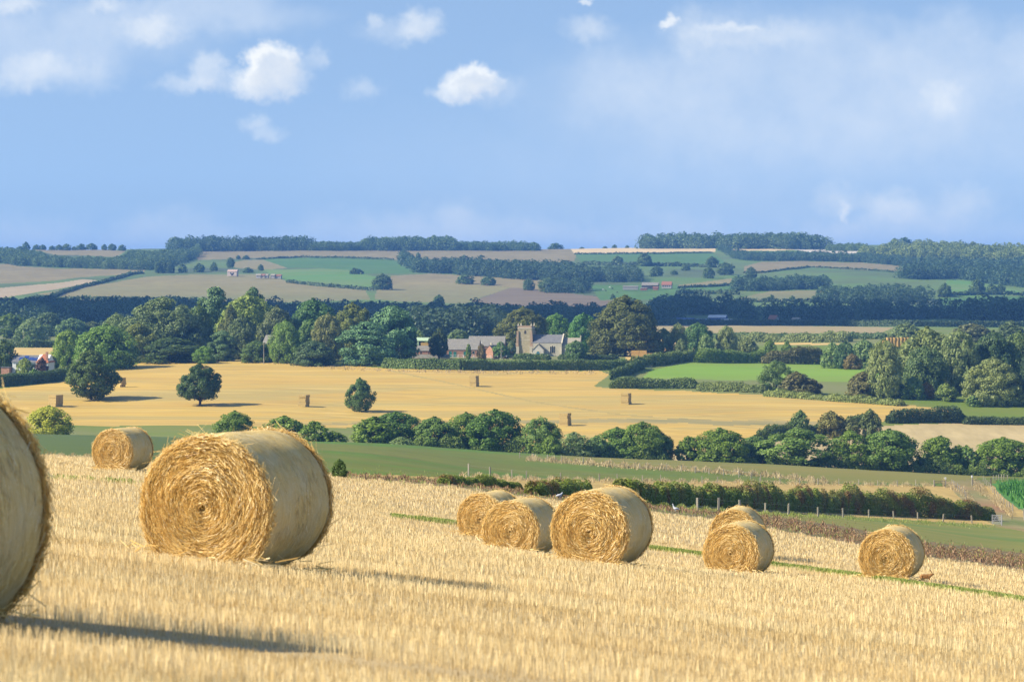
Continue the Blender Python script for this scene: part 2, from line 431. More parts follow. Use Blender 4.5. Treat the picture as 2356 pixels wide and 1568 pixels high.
# far hill
A_TAN, A_YEL, A_OLV, A_GRN, A_BRT, A_PLO = 'hill_stubble', 'pale_hill_stubble', 'olive_field', 'green_hill_field', 'bright_hill_pasture', 'ploughed_field'
for nm, poly in [
 (A_TAN, [(70,573),(123,570),(256,574),(289,578),(269,590),(128,586)]),
 (A_TAN, [(-400,606),(26,607),(41,612),(154,618),(335,618),(331,629),(230,634),(102,647),(0,652),(-400,655)]),
 ('striped_field', [(-400,662),(0,662),(154,648),(195,642),(235,646),(179,657),(90,671),(13,684),(-400,690)]),
 (A_OLV, [(85,676),(179,660),(256,650),(333,637),(435,632),(603,630),(661,646),(840,666),(852,690),(600,696),(400,692),(150,684)]),
 (A_YEL, [(186,686),(270,686),(270,691),(186,691)]),
 (A_TAN, [(450,585),(460,578),(584,573),(891,571),(1187,571),(1309,571),(1325,588),(1322,601),(1250,606),(1190,604),(900,597),(700,591),(584,593),(455,600)]),
 (A_GRN, [(600,596),(763,591),(904,597),(955,628),(840,629),(738,616),(661,616)]),
 (A_OLV, [(535,604),(560,598),(604,597),(661,616),(610,622),(540,616)]),
 (A_BRT, [(600,621),(738,618),(802,621),(866,637),(861,666),(763,657),(661,645),(640,637)]),
 (A_TAN, [(899,634),(994,629),(1187,640),(1300,645),(1300,655),(1245,672),(1187,663),(1071,651),(930,645),(879,666)]),
 (A_OLV, [(866,668),(930,645),(1071,650),(1173,662),(1096,688),(1071,698),(917,693),(862,688)]),
 (A_PLO, [(1083,694),(1173,662),(1187,662),(1297,673),(1420,687),(1410,706),(1168,704)]),
 (A_YEL, [(1311,572),(1500,569),(1647,569),(1647,578),(1322,584)]),
 (A_YEL, [(1668,570),(1800,571),(1850,574),(1772,577),(1690,576)]),
 (A_GRN, [(1322,584),(1640,581),(1672,604),(1650,614),(1343,608)]),
 (A_GRN, [(1680,577),(1907,582),(1890,590),(1700,591)]),
 (A_OLV, [(1558,657),(1681,639),(1714,645),(1706,654),(1578,662)]),
 (A_GRN, [(1355,655),(1560,655),(1560,688),(1380,690)]),
 (A_GRN, [(1555,662),(1706,654),(1690,676),(1555,676)]),
 (A_OLV, [(1681,688),(1772,670),(1896,667),(1890,694),(1753,692)]),
 (A_TAN, [(1711,612),(1753,602),(1855,601),(1983,604),(2111,615),(2139,623),(2132,630),(2009,622),(1860,615),(1753,628),(1711,628)]),
 ('chalk_pit', [(1817,573),(1900,573),(1983,578),(1980,589),(1919,584),(1855,579)]),
 (A_BRT, [(2180,642),(2234,646),(2356,672),(2500,672),(2500,684),(2356,679),(2162,682)]),
 (A_GRN, [(2162,685),(2356,681),(2700,681),(2700,716),(2165,714)]),
]:
    paint(nm, poly, far, .35)

MATS = {}
MATS['stubble_field'] = mottled('straw_ground', (.52,.40,.21), (.43,.32,.16), .55, stretch=(.5, 1.6, 1), rz=R(-10), c3=(.40,.31,.15), s3=.15)
MATS['rough_ground'] = mottled('weedy_soil', (.15,.095,.045), (.24,.17,.085), 1.4, c3=(.10,.12,.035), s3=.35, bump=.8)
MATS['grass_margin'] = mottled('margin_grass', (.165,.18,.032), (.215,.195,.055), .35, c3=(.10,.17,.035), s3=.2, stretch=(.35, 1, 1))
MATS['barley_strip'] = mottled('barley', (.47,.34,.12), (.40,.28,.09), .3, rows=(80, .7, .03), stretch=(.2, 1, 1))
MATS['pasture'] = mottled('pasture_grass', (.115,.155,.020), (.155,.165,.032), .05, rows=(78, .22, .02), c3=(.085,.165,.014), s3=.35, stretch=(.4, 1, 1), detail=7)
MATS['dark_pasture'] = mottled('dark_pasture_grass', (.070,.110,.028), (.090,.125,.035), .06, stretch=(.4, 1, 1), detail=7)
MATS['olive_pasture'] = mottled('olive_pasture_grass', (.165,.165,.034), (.20,.175,.042), .04, stretch=(.4, 1, 1), detail=6)
MATS['maize_field'] = mottled('maize_ground', (.06,.16,.03), (.08,.20,.04), .5)
MATS['track'] = mottled('track_grass', (.13,.16,.045), (.30,.24,.11), .22, c3=(.26,.15,.07), s3=.2, stretch=(1, .25, 1), rz=R(8))
MATS['meadow'] = mottled('meadow_grass', (.12,.175,.022), (.165,.18,.04), .03, c3=(.17,.18,.07), s3=.5, stretch=(.5, 1, 1))
MATS['bright_meadow'] = mottled('bright_meadow_grass', (.145,.27,.022), (.18,.285,.035), .05, c3=(.18,.25,.04), s3=.3, stretch=(.3, 1, 1))
MATS['pale_stubble'] = mottled('pale_stubble', (.47,.37,.185), (.42,.33,.16), .06, rows=(80, .25, .012), stretch=(.2, 1, 1))
MATS['tan_field'] = mottled('tan_stubble', (.33,.26,.12), (.29,.235,.11), .02, stretch=(.2, 1, 1))
MATS['gold_strip'] = mottled('gold_stubble', (.52,.37,.13), (.46,.33,.12), .05, stretch=(.2, 1, 1))
MATS['footpath'] = mottled('worn_path', (.34,.26,.085), (.38,.29,.10), .1)
MATS['weedy_strip'] = mottled('weedy_stubble', (.22,.20,.085), (.36,.28,.11), .06, stretch=(.35, 1, 1))
MATS['hillside'] = mottled('hill_grass', (.10,.175,.038), (.13,.18,.05), .012, c3=(.075,.10,.045), s3=.5)
MATS[A_TAN] = mottled('hill_stubble', (.265,.22,.095), (.23,.19,.085), .01, rows=(20, .06, .004), stretch=(.3, 1, 1))
MATS[A_YEL] = mottled('pale_hill_stubble', (.60,.46,.24), (.55,.42,.22), .01)
MATS[A_OLV] = mottled('olive_crop', (.235,.215,.085), (.27,.225,.095), .01, rows=(-25, .06, .004), c3=(.175,.19,.075), s3=.5, stretch=(.3, 1, 1))
MATS[A_GRN] = mottled('green_crop', (.075,.17,.035), (.095,.18,.042), .012, rows=(12, .06, .004), stretch=(.3, 1, 1))
MATS[A_BRT] = mottled('bright_pasture', (.10,.215,.04), (.15,.21,.055), .012, stretch=(.3, 1, 1))
MATS[A_PLO] = mottled('ploughed_soil', (.15,.115,.07), (.19,.15,.09), .03, stretch=(.15, 1, 1))
MATS['chalk_pit'] = mottled('chalk', (.62,.56,.46), (.42,.38,.28), .05, lo=.42, hi=.6)
# big yellow field: swaths, tramlines and worn turns
m, t, b = material('wheat_stubble')
pos = t.node('ShaderNodeTexCoord').outputs['Object']
n1 = t.noise(t.mapping(pos, (.010, .055, 1), (0, 0, R(4))), 1.0, 6.0, .6)
n2 = t.noise(t.mapping(pos, (.004, .016, 1), (0, 0, R(-7))), 1.0, 4.0, .6, .6)
wv = t.node('ShaderNodeTexWave', wave_type='BANDS', bands_direction='Y'); t.put(wv.inputs['Vector'], t.mapping(pos, (.02, .06, 1), (0, 0, R(6)))); t.put(wv.inputs['Scale'], 1.2); t.put(wv.inputs['Distortion'], 4.0); t.put(wv.inputs['Detail'], 3.0); t.put(wv.inputs['Detail Scale'], .6)
c = t.mix(t.maprange(n1, .36, .64), (.52, .345, .066), (.41, .265, .060))
c = t.mix(t.maprange(n2, .45, .64, 0, .85), c, (.33, .265, .085))
n3 = t.noise(t.mapping(pos, (.005, .34, 1), (0, 0, R(3))), 1.0, 3.0, .7)
c = t.mix(t.maprange(n3, .34, .5, .55, 0), c, (.40, .27, .075))
c = t.mix(t.maprange(n3, .54, .68, 0, .6), c, (.66, .48, .15))
w2 = t.node('ShaderNodeTexWave', wave_type='BANDS', bands_direction='Y'); t.put(w2.inputs['Vector'], t.mapping(pos, (1, 1, 1), (0, 0, R(16)))); t.put(w2.inputs['Scale'], .0125); t.put(w2.inputs['Distortion'], .6); t.put(w2.inputs['Detail Scale'], .02)
c = t.mix(t.math('MULTIPLY', t.math('POWER', w2.outputs['Fac'], 30.0), .5), c, (.36, .25, .07))
c = t.mix(t.math('MULTIPLY', t.math('POWER', wv.outputs['Fac'], 6.0), .35), c, (.62, .44, .16))
t.l.new(c, b.inputs['Base Color']); MATS['wheat_stubble'] = m
m, t, b = material('striped_crop')
pos = t.node('ShaderNodeTexCoord').outputs['Object']
wv = t.node('ShaderNodeTexWave', wave_type='BANDS', bands_direction='X'); t.put(wv.inputs['Vector'], t.mapping(pos, (1, 1, 1), (0, 0, R(35)))); t.put(wv.inputs['Scale'], .018); t.put(wv.inputs['Distortion'], 2.0)
t.l.new(t.mix(wv.outputs['Fac'], (.30, .235, .14), (.42, .34, .20)), b.inputs['Base Color']); MATS['striped_field'] = m

LABELS = {}
ny, nx = ZZ.shape
idx = np.arange(ny * nx).reshape(ny, nx)
QUADS = np.stack([idx[:-1, :-1], idx[:-1, 1:], idx[1:, 1:], idx[1:, :-1]], -1).reshape(-1, 4)
ALLV = np.stack([XX, YY, ZZ], -1).reshape(-1, 3)
ids = FIELD.reshape(-1)
for nm, k in NAMES.items():
    q = QUADS[ids == k]
    if not len(q): continue
    u, inv = np.unique(q, return_inverse=True)
    me = mesh_np(nm, ALLV[u], inv.reshape(-1, 4), MATS[nm], True)
    tag(link(bpy.data.objects.new(nm, me)), kind='structure')
# ------------------------------------------------------------------ stubble
def straw_mat(name, cols, transl=0.25, rough=.55, spec=.35):
    m, t, b = material(name, rough, spec)
    a = t.node('ShaderNodeAttribute', attribute_name='shade')
    r = t.node('ShaderNodeValToRGB'); e = r.color_ramp.elements
    e[0].position, e[0].color = 0, (*cols[0], 1); e[1].position, e[1].color = 1, (*cols[-1], 1)
    for i, c in enumerate(cols[1:-1]):
        x = e.new((i + 1) / (len(cols) - 1)); x.color = (*c, 1)
    t.l.new(a.outputs['Fac'], r.inputs[0]); t.l.new(r.outputs[0], b.inputs['Base Color'])
    tr = t.node('ShaderNodeBsdfTranslucent'); t.l.new(r.outputs[0], tr.inputs[0])
    mx = t.node('ShaderNodeMixShader'); mx.inputs[0].default_value = transl
    t.l.new(b.outputs[0], mx.inputs[1]); t.l.new(tr.outputs[0], mx.inputs[2])
    t.l.new(mx.outputs[0], t.n['Material Output'].inputs[0])
    return m
M_STALK = straw_mat('stubble_stalk', [(.44,.305,.13), (.70,.53,.25), (.87,.73,.43)], .3)
M_SWARD = straw_mat('sward_blade', [(.20,.25,.05), (.30,.37,.08), (.50,.50,.18)], .45)
M_DRYGRASS = straw_mat('dry_grass_blade', [(.34,.25,.11), (.50,.39,.20), (.62,.52,.30)], .35)
M_WEED = straw_mat('dead_weed', [(.13,.072,.036), (.28,.165,.085), (.42,.30,.17)], .2)
M_LEAFBLADE = straw_mat('maize_leaf', [(.03,.11,.02), (.06,.20,.03), (.14,.32,.06)], .3)

def blades(name, mat, x, y, h, wd, lean, kind='stuff', shade=None, z=None, taper=.55):
    """upright straws, each one narrow bent strip turned at random"""
    n = len(x)
    if z is None: z = ground_z(x, y)
    a = rng.uniform(0, math.pi, n); tx, ty = np.cos(a) * wd / 2, np.sin(a) * wd / 2
    la = rng.uniform(0, 2 * math.pi, n); lr = np.abs(rng.normal(0, lean, n)) * h
    dx, dy = np.cos(la) * lr, np.sin(la) * lr
    V = np.empty((n, 4, 3))
    V[:, 0] = np.stack([x - tx, y - ty, z - .02], -1); V[:, 1] = np.stack([x + tx, y + ty, z - .02], -1)
    V[:, 2] = np.stack([x + dx + tx * taper, y + dy + ty * taper, z + h], -1); V[:, 3] = np.stack([x + dx - tx * taper, y + dy - ty * taper, z + h], -1)
    if shade is None: shade = np.clip(rng.normal(.5, .27, n), 0, 1)
    me = mesh_np(name, V.reshape(-1, 3), np.arange(4 * n).reshape(n, 4), mat, False, shade)
    o = link(bpy.data.objects.new(name, me))
    return tag(o, kind=kind)

def sward_dist(x, y):
    px = PX0 + x * F / y; py = PY0 + (CAM_Z - ground_z(x, y)) * F / y
    d = np.full(len(x), 1e3)
    for s in SWARD:
        a = np.array(s, float); yy = np.interp(px, a[:, 0], a[:, 1], left=-1e4, right=-1e4)
        d = np.minimum(d, np.abs(py - yy))
    return d
def in_stubble(x, y):
    px = PX0 + x * F / y; py = PY0 + (CAM_Z - ground_z(x, y)) * F / y
    return (py > lin(EDGE_S, px) + 1.0 - 1.5 * np.sin(px * .11)) | (y < 85)
def track_factor(x, y):
    """stubble height over the field: combine and tractor passes run across the slope"""
    u = y + .13 * x + .35 * np.sin(x * .21)
    k = np.clip(y / 26.0, 1, 5)
    g = .5 + .40 * np.sin(u * 2 * math.pi / 2.5 + 1.2 * np.sin(u * .31 + x * .05)) + .22 * np.sin(u * 2 * math.pi / 5.3 + .7 * np.sin(x * .11))
    rut = np.exp(-((np.mod(u + .6 + .12 * np.sin(x * .5), 7.4) - 3.1) / .30) ** 2) + np.exp(-((np.mod(u + 2.6 + .12 * np.sin(x * .5), 7.4) - 3.1) / .30) ** 2)
    return g, np.clip(rut, 0, 1)
parts_x, parts_y, parts_h, parts_w, parts_s = [], [], [], [], []
for y0, y1, dens, wd, hh in [(10, 22, 800, .0042, .075), (22, 36, 520, .0058, .08), (36, 58, 260, .0085, .09), (58, 100, 105, .014, .10), (100, 175, 32, .028, .11)]:
    area = .41 * .5 * (y1**2 - y0**2) + 8.0 * (y1 - y0); n = int(area * dens)
    y = np.sqrt(rng.uniform(y0**2, y1**2, n)); x = rng.uniform(-1, 1, n) * (.205 * y + 4.0)
    # drilled rows 12.5 cm apart close by
    if y0 < 40:
        u = y + .13 * x; u2 = np.round(u / .15) * .15 + rng.normal(0, .022, n); y = y + (u2 - u)
    k = in_stubble(x, y); x, y = x[k], y[k]; n = len(x)
    g, rut = track_factor(x, y)
    cl = np.sin(x * 3.1 + 2 * np.sin(y * 1.7)) * np.sin(y * 2.3 + x * .9)
    keep = rng.uniform(0, 1, n) > rut * .75
    d = sward_dist(x, y); keep &= (d > 2.4) | (rng.uniform(0, 1, n) < .25) | (x * F / y + PX0 < 600)
    h = hh * (.52 + .75 * g + .10 * cl) * rng.uniform(.7, 1.2, n) * (1 - .55 * rut)
    s = np.clip(rng.normal(.50, .27, n) + .12 * cl + .85 * (g - .5) - .35 * rut, 0, 1)
    for L, v in zip((parts_x, parts_y, parts_h, parts_w, parts_s), (x, y, h, wd * rng.uniform(.6, 1.25, n), s)): L.append(v[keep])
cat = np.concatenate
blades('stubble', M_STALK, cat(parts_x), cat(parts_y), cat(parts_h), cat(parts_w), .16, shade=cat(parts_s))
# green sward
xs, ys = [], []
for s in SWARD:
    a = np.array(s, float); n = int((a[-1, 0] - a[0, 0]) * 16)
    px = rng.uniform(a[0, 0], a[-1, 0], n); py = np.interp(px, a[:, 0], a[:, 1]) + rng.normal(0, .95, n)
    fade = .5 + .5 * np.sin(px * .05 + 1) if a[0, 0] < 1200 else np.ones(n)
    k = rng.uniform(0, 1, n) < ((.35 + .65 * fade) * (.10 if a[0, 0] < 500 else 1))
    for p, q in zip(px[k], py[k]):
        Y = survey_y(p, q); xs.append((p - PX0) * Y / F); ys.append(Y)
xs, ys = np.array(xs), np.array(ys)
blades('sward', M_SWARD, xs, ys, rng.uniform(.06, .15, len(xs)), rng.uniform(.02, .05, len(xs)), .3)

# ------------------------------------------------------------------ round bales
M_STRAW = straw_mat('bale_straw', [(.48,.29,.085), (.73,.50,.16), (.87,.66,.28), (.95,.84,.54)], .3, .45, .5)
m, t, b = material('bale_core', .8, .2)
pos = t.node('ShaderNodeTexCoord').outputs['Object']
sp = t.node('ShaderNodeSeparateXYZ'); t.l.new(pos, sp.inputs[0])
rad = t.math('SQRT', t.math('ADD', t.math('MULTIPLY', sp.outputs[0], sp.outputs[0]), t.math('MULTIPLY', sp.outputs[2], sp.outputs[2])))
ag = t.math('ARCTAN2', sp.outputs[0], sp.outputs[2])
cmb = t.node('ShaderNodeCombineXYZ'); t.l.new(t.math('MULTIPLY', rad, 26.0), cmb.inputs[0]); t.l.new(t.math('MULTIPLY', ag, 3.0), cmb.inputs[1])
n1 = t.noise(cmb.outputs[0], 1.6, 6.0, .7)
t.l.new(t.mix(t.maprange(n1, .3, .7), (.38, .24, .075), (.66, .47, .18)), b.inputs['Base Color'])
bp = t.node('ShaderNodeBump'); bp.inputs['Strength'].default_value = 1.0; bp.inputs['Distance'].default_value = .03
t.l.new(n1, bp.inputs['Height']); t.l.new(bp.outputs[0], b.inputs['Normal'])
M_CORE = m
m, t, b = material('bale_net_wrap', .8, .2)
pos = t.node('ShaderNodeTexCoord').outputs['Object']
sp = t.node('ShaderNodeSeparateXYZ'); t.l.new(pos, sp.inputs[0])
ag = t.math('ARCTAN2', sp.outputs[0], sp.outputs[2])
cmb = t.node('ShaderNodeCombineXYZ'); t.l.new(t.math('MULTIPLY', sp.outputs[1], 38.0), cmb.inputs[0]); t.l.new(t.math('MULTIPLY', ag, 2.2), cmb.inputs[1])
n1 = t.noise(cmb.outputs[0], 1.0, 5.0, .7)
n2 = t.noise(pos, 3.2, 4.0, .6)
n3 = t.noise(pos, 60.0, 2.0, .6)
wv = t.math('SINE', t.math('MULTIPLY', sp.outputs[1], 2 * math.pi / .026))
col = t.mix(t.maprange(n1, .3, .7), (.48, .32, .088), (.73, .55, .22))
col = t.mix(t.maprange(n2, .42, .68, 0, .55), col, (.54, .48, .31))
col = t.mix(t.math('MULTIPLY', t.maprange(wv, .2, 1.0), .22), col, (.70, .66, .50))
col = t.mix(t.maprange(n3, .60, .72, 0, .6), col, (.80, .72, .48))
t.l.new(col, b.inputs['Base Color'])
bp = t.node('ShaderNodeBump'); bp.inputs['Strength'].default_value = .8; bp.inputs['Distance'].default_value = .015
t.l.new(t.math('ADD', n1, t.math('MULTIPLY', wv, .12)), bp.inputs['Height']); t.l.new(bp.outputs[0], b.inputs['Normal'])
M_NET = m

BR = .75
def wrap_mesh(L, seed, nr=120, nl=26):
    g = np.random.default_rng(seed)
    ph = g.uniform(0, 6.28, 8)
    V = []
    for j in range(nl + 1):
        s = j / nl; y = -L/2 + L * s
        edge = 1 - .045 * (max(0, abs(2*s - 1) - .86) / .14) ** 2
        for i in range(nr):
            a = 2 * math.pi * i / nr
            r = BR * edge * (1 + .008*math.sin(3*a + ph[0]) + .006*math.sin(5*a + 6*s + ph[1]) + .004*math.sin(9*a - 9*s + ph[2]) + .005*math.sin(7*s + ph[3]) + g.normal(0, .0016))
            z = r * math.cos(a)
            if z < -BR * .93: z = -BR * .93 + (z + BR * .93) * .35
            V.append((r * math.sin(a), y, z))
    Fq = [(j*nr + i, j*nr + (i+1) % nr, (j+1)*nr + (i+1) % nr, (j+1)*nr + i) for j in range(nl) for i in range(nr)]
    return mesh_np('net_wrap', V, Fq, M_NET, True)
def disc_mesh(seed, side, L, nr=96, rings=14):
    g = np.random.default_rng(seed); V = [(0, 0, 0)]; ph = g.uniform(0, 6.28, 6)
    for k in range(1, rings + 1):
        q = k / rings
        for i in range(nr):
            a = 2 * math.pi * i / nr; r = q * BR * .975
            d = .05 * (1 - q * q) + .018 * math.sin(3*a + ph[0]) * q + .014 * math.sin(q * 14 + a + ph[1]) + g.normal(0, .004)
            if k == rings: d -= .05
            z = r * math.cos(a)
            if z < -BR * .93: z = -BR * .93 + (z + BR * .93) * .35
            V.append((r * math.sin(a), side * (d - .01), z))
    V = np.array(V); V[:, 1] += side * L / 2
    tris = []
    for i in range(nr): tris.append((0, 1 + i, 1 + (i+1) % nr, 1 + (i+1) % nr))
    f4 = [(1+(k-1)*nr+i, 1+k*nr+i, 1+k*nr+(i+1) % nr, 1+(k-1)*nr+(i+1) % nr) for k in range(1, rings) for i in range(nr)]
    me = bpy.data.meshes.new('straw_end'); me.from_pydata([tuple(v) for v in V], [], [t[:3] for t in tris] + f4); me.update()
    me.polygons.foreach_set('use_smooth', np.ones(len(me.polygons), bool)); me.materials.append(M_CORE)
    return me
def straws_mesh(seed, n, side, L, wscale=1.0):
    """straws wound in a spiral on an end of the bale; each a bent strip of two quads, lifting at its tips"""
    g = np.random.default_rng(seed)
    r = np.sqrt(g.uniform(.002, 1.0, n)) * BR * .99
    r[: n // 9] = BR * g.uniform(.93, 1.01, n // 9)
    a = g.uniform(0, 2*math.pi, n)
    ln = g.uniform(.10, .34, n) * np.clip(r / (BR * .5), .35, 1.0); wd = g.uniform(.0032, .0068, n) * wscale
    tilt = g.normal(0, .17, n) + np.where(g.uniform(0, 1, n) < .07, g.normal(0, .8, n), 0)
    out_ = np.abs(g.normal(0, .016, n)) + .006; tip = np.abs(g.normal(0, .025, n)) * np.where(g.uniform(0, 1, n) < .12, 3.0, .6)
    base = .05 * (1 - (r/BR)**2) + .012 * np.sin(a * 3 + 1) + .010 * np.sin(r / BR * 15 + a)
    V = np.empty((n, 6, 3)); roll = g.normal(0, .8, n)
    for k, s in enumerate((-.5, 0, .5)):
        aa = a + s * ln / np.maximum(r, .06); rr_ = r + s * ln * np.sin(tilt)
        yy_ = base + out_ + tip * abs(s) * 2 * np.where(s > 0, 1, .25)
        for q, sg in enumerate((-1, 1)):
            r2 = rr_ + sg * wd / 2 * np.cos(roll); y2 = yy_ + sg * wd / 2 * np.sin(roll)
            V[:, k*2 + q, 0] = r2 * np.sin(aa); V[:, k*2 + q, 2] = np.maximum(r2 * np.cos(aa), -BR * .97); V[:, k*2 + q, 1] = side * (L/2 + y2)
    # rim straws stick out over the wrap
    m_ = n // 34
    ar = g.uniform(0, 2*math.pi, m_); l2 = g.uniform(.03, .13, m_)
    W = np.empty((m_, 6, 3)); sw = g.normal(0, .5, m_); bk = g.uniform(-1.0, .35, m_)
    for k, s in enumerate((0, .5, 1.0)):
        rr_ = BR * .97 + s * l2 * .42; aa = ar + s * l2 * sw * 1.4; yy_ = s * l2 * bk + .01
        for q, sg in enumerate((-1, 1)):
            W[:, k*2+q, 0] = rr_ * np.sin(aa + sg * .006 * wscale); W[:, k*2+q, 2] = np.maximum(rr_ * np.cos(aa + sg * .006 * wscale), -BR); W[:, k*2+q, 1] = side * (L/2 + yy_ - .01)
    V = np.concatenate([V, W]); n2 = len(V); ix = np.arange(n2)[:, None] * 6
    f = np.concatenate([ix + np.array([[0, 1, 3, 2]]), ix + np.array([[2, 3, 5, 4]])])
    sh = np.clip(g.normal(.46, .25, n2), 0, 1); sh = np.concatenate([sh, sh])
    return mesh_np('loose_straws', V.reshape(-1, 3), f, M_STRAW, False, sh)
BL = 1.40
def wrap_straws(seed, n, L, ws):
    """short straws pressed against the wrap, mostly running round the bale"""
    g = np.random.default_rng(seed)
    a = g.uniform(0, 2*math.pi, n); y = g.uniform(-L/2 * .98, L/2 * .98, n); ln = g.uniform(.03, .13, n); wd = g.uniform(.003, .007, n) * ws
    sk = g.normal(0, .05, n); lift = np.abs(g.normal(0, .004, n)) + .001; tip = np.where(g.uniform(0, 1, n) < .06, g.uniform(.01, .05, n), 0)
    V = np.empty((n, 6, 3))
    for k, s in enumerate((-.5, 0, .5)):
        aa = a + s * ln / BR; yy_ = y + s * sk; r_ = BR * 1.004 + lift + tip * (s + .5)
        for q, sg in enumerate((-1, 1)):
            V[:, k*2+q, 0] = r_ * np.sin(aa); V[:, k*2+q, 2] = np.maximum(r_ * np.cos(aa), -BR * .95); V[:, k*2+q, 1] = yy_ + sg * wd / 2
    ix = np.arange(n)[:, None] * 6
    f = np.concatenate([ix + np.array([[0, 1, 3, 2]]), ix + np.array([[2, 3, 5, 4]])])
    sh = np.clip(g.normal(.45, .26, n), 0, 1); sh = np.concatenate([sh, sh])
    return mesh_np('caught_straws', V.reshape(-1, 3), f, M_CAUGHT, False, sh)
M_CAUGHT = straw_mat('caught_straw', [(.30,.21,.075), (.52,.39,.16), (.66,.55,.28), (.80,.74,.52)], .1)
PROTO = {}
for lvl, (n, ws) in {'fine': (21000, 1.0), 'coarse': (11000, 1.5)}.items():
    PROTO[lvl] = dict(caught=wrap_straws(31, 1800 if lvl == 'fine' else 900, BL, ws), wrap=[wrap_mesh(BL, s) for s in (1, 2)], disc=[disc_mesh(5, -1, BL), disc_mesh(6, 1, BL)],
                      straw=[straws_mesh(s, n, -1, BL, ws) for s in ((11, 12) if lvl == 'fine' else (13, 14, 15))], back=straws_mesh(21, n // 2, 1, BL, ws))
def bale(px, py, Y, label, rz, lvl, k, scale=1.0, roll=0.0):
    X = (px - PX0) * Y / F
    z = float(ground_z(X, Y)); zb = CAM_Z - (py - PY0) * Y / F
    p = PROTO[lvl]
    o = thing('round_bale', label, 'straw bale', (X, Y, min(zb, z - .01)), R(-rz), 'round straw bales on the near stubble')
    SPILL.append((X, Y, z, R(-rz), Y))
    scale *= 1 + .02 * math.sin(px * 7.0)
    c = BR * .95 * scale
    s3 = (scale,) * 3
    nw = child('net_wrap', p['wrap'][k % 2], o, None, (0, 0, c), (0, 0, 0), s3)
    child('caught_straws', p['caught'], nw)
    for me, st in ((p['disc'][0], p['straw'][k % len(p['straw'])]), (p['disc'][1], p['back'])):
        e = child('straw_end', me, o, None, (0, 0, c), (0, 0, 0), s3)
        child('loose_straws', st, e, None, (0, 0, 0), (0, (k * 1.9 + px * .01) % .9 - .45, 0))
    return (X, Y, z, zb)
SPILL = []
BALES = [
 (-316, 1484, 15.5, 'huge bale cut off by the picture edge, only its shaded curved side showing', 21, 'fine', 1, 1.0),
 (548, 1312, 30.0, 'largest whole bale, standing alone with its bright spiral end turned to us', 22, 'fine', 0, 1.0),
 (283, 1083, 97.0, 'small bale far up the slope in front of the dark green pasture', 21, 'coarse', 0, 1.0),
 (1128, 1236, 84.0, 'rearmost bale of the tight trio, half hidden by its neighbour', 23, 'coarse', 1, 1.0),
 (1200, 1281, 70.5, 'middle bale of the tight trio, overlapped by the biggest of them', 22, 'coarse', 2, 1.0),
 (1386, 1303, 54.0, 'biggest bale of the tight trio, pale silvery wrap on its shoulder', 21, 'coarse', 0, 1.0),
 (1697, 1268, 94.0, 'bale peeping out over the top of the one in front of it', 13, 'coarse', 1, 1.1),
 (1700, 1329, 74.5, 'front bale of the pair standing close one behind the other', 21, 'coarse', 2, 1.0),
 (2052, 1336, 78.0, 'lone bale beside the crouching hare and the green sward line', 19, 'coarse', 0, 1.0)]
for (px, py, Y, lab, rz, lvl, k, s) in BALES:
    print('bale', px, Y, ['%.2f' % v for v in bale(px, py, Y, lab, rz, lvl, k, s)])

# straw shed round the foot of every bale
Vs, Ss = [], []
for X, Y, z, rz, _ in SPILL:
    n = 120; a = rng.uniform(-math.pi, math.pi, n)
    lx, ly = rng.uniform(-.85, .85, n), np.where(rng.uniform(0, 1, n) < .7, -BL/2 - np.abs(rng.normal(0, .16, n)), BL/2 * rng.uniform(-1, 1.2, n))
    lx = np.where(ly > -BL/2, np.sign(lx) * (.55 + np.abs(rng.normal(0, .15, n))), lx)
    x = X + lx * math.cos(rz) - ly * math.sin(rz); y = Y + lx * math.sin(rz) + ly * math.cos(rz)
    ln = rng.uniform(.08, .28, n); wd = rng.uniform(.004, .008, n) * (1 + Y / 45)
    z0 = ground_z(x, y) + rng.uniform(.02, .15, n); dx, dy, dz = np.cos(a) * ln, np.sin(a) * ln, rng.normal(.0, .06, n)
    Vs.append(np.stack([np.stack([x, y, z0], -1), np.stack([x + dx, y + dy, z0 + dz], -1), np.stack([x + dx, y + dy, z0 + dz + wd], -1), np.stack([x, y, z0 + wd], -1)], 1)); Ss.append(np.clip(rng.normal(.6, .25, n), 0, 1))
V = np.concatenate(Vs)
tag(link(bpy.data.objects.new('loose_straw', mesh_np('loose_straw', V.reshape(-1, 3), np.arange(4 * len(V)).reshape(-1, 4), M_STRAW, False, np.concatenate(Ss)))), kind='stuff')
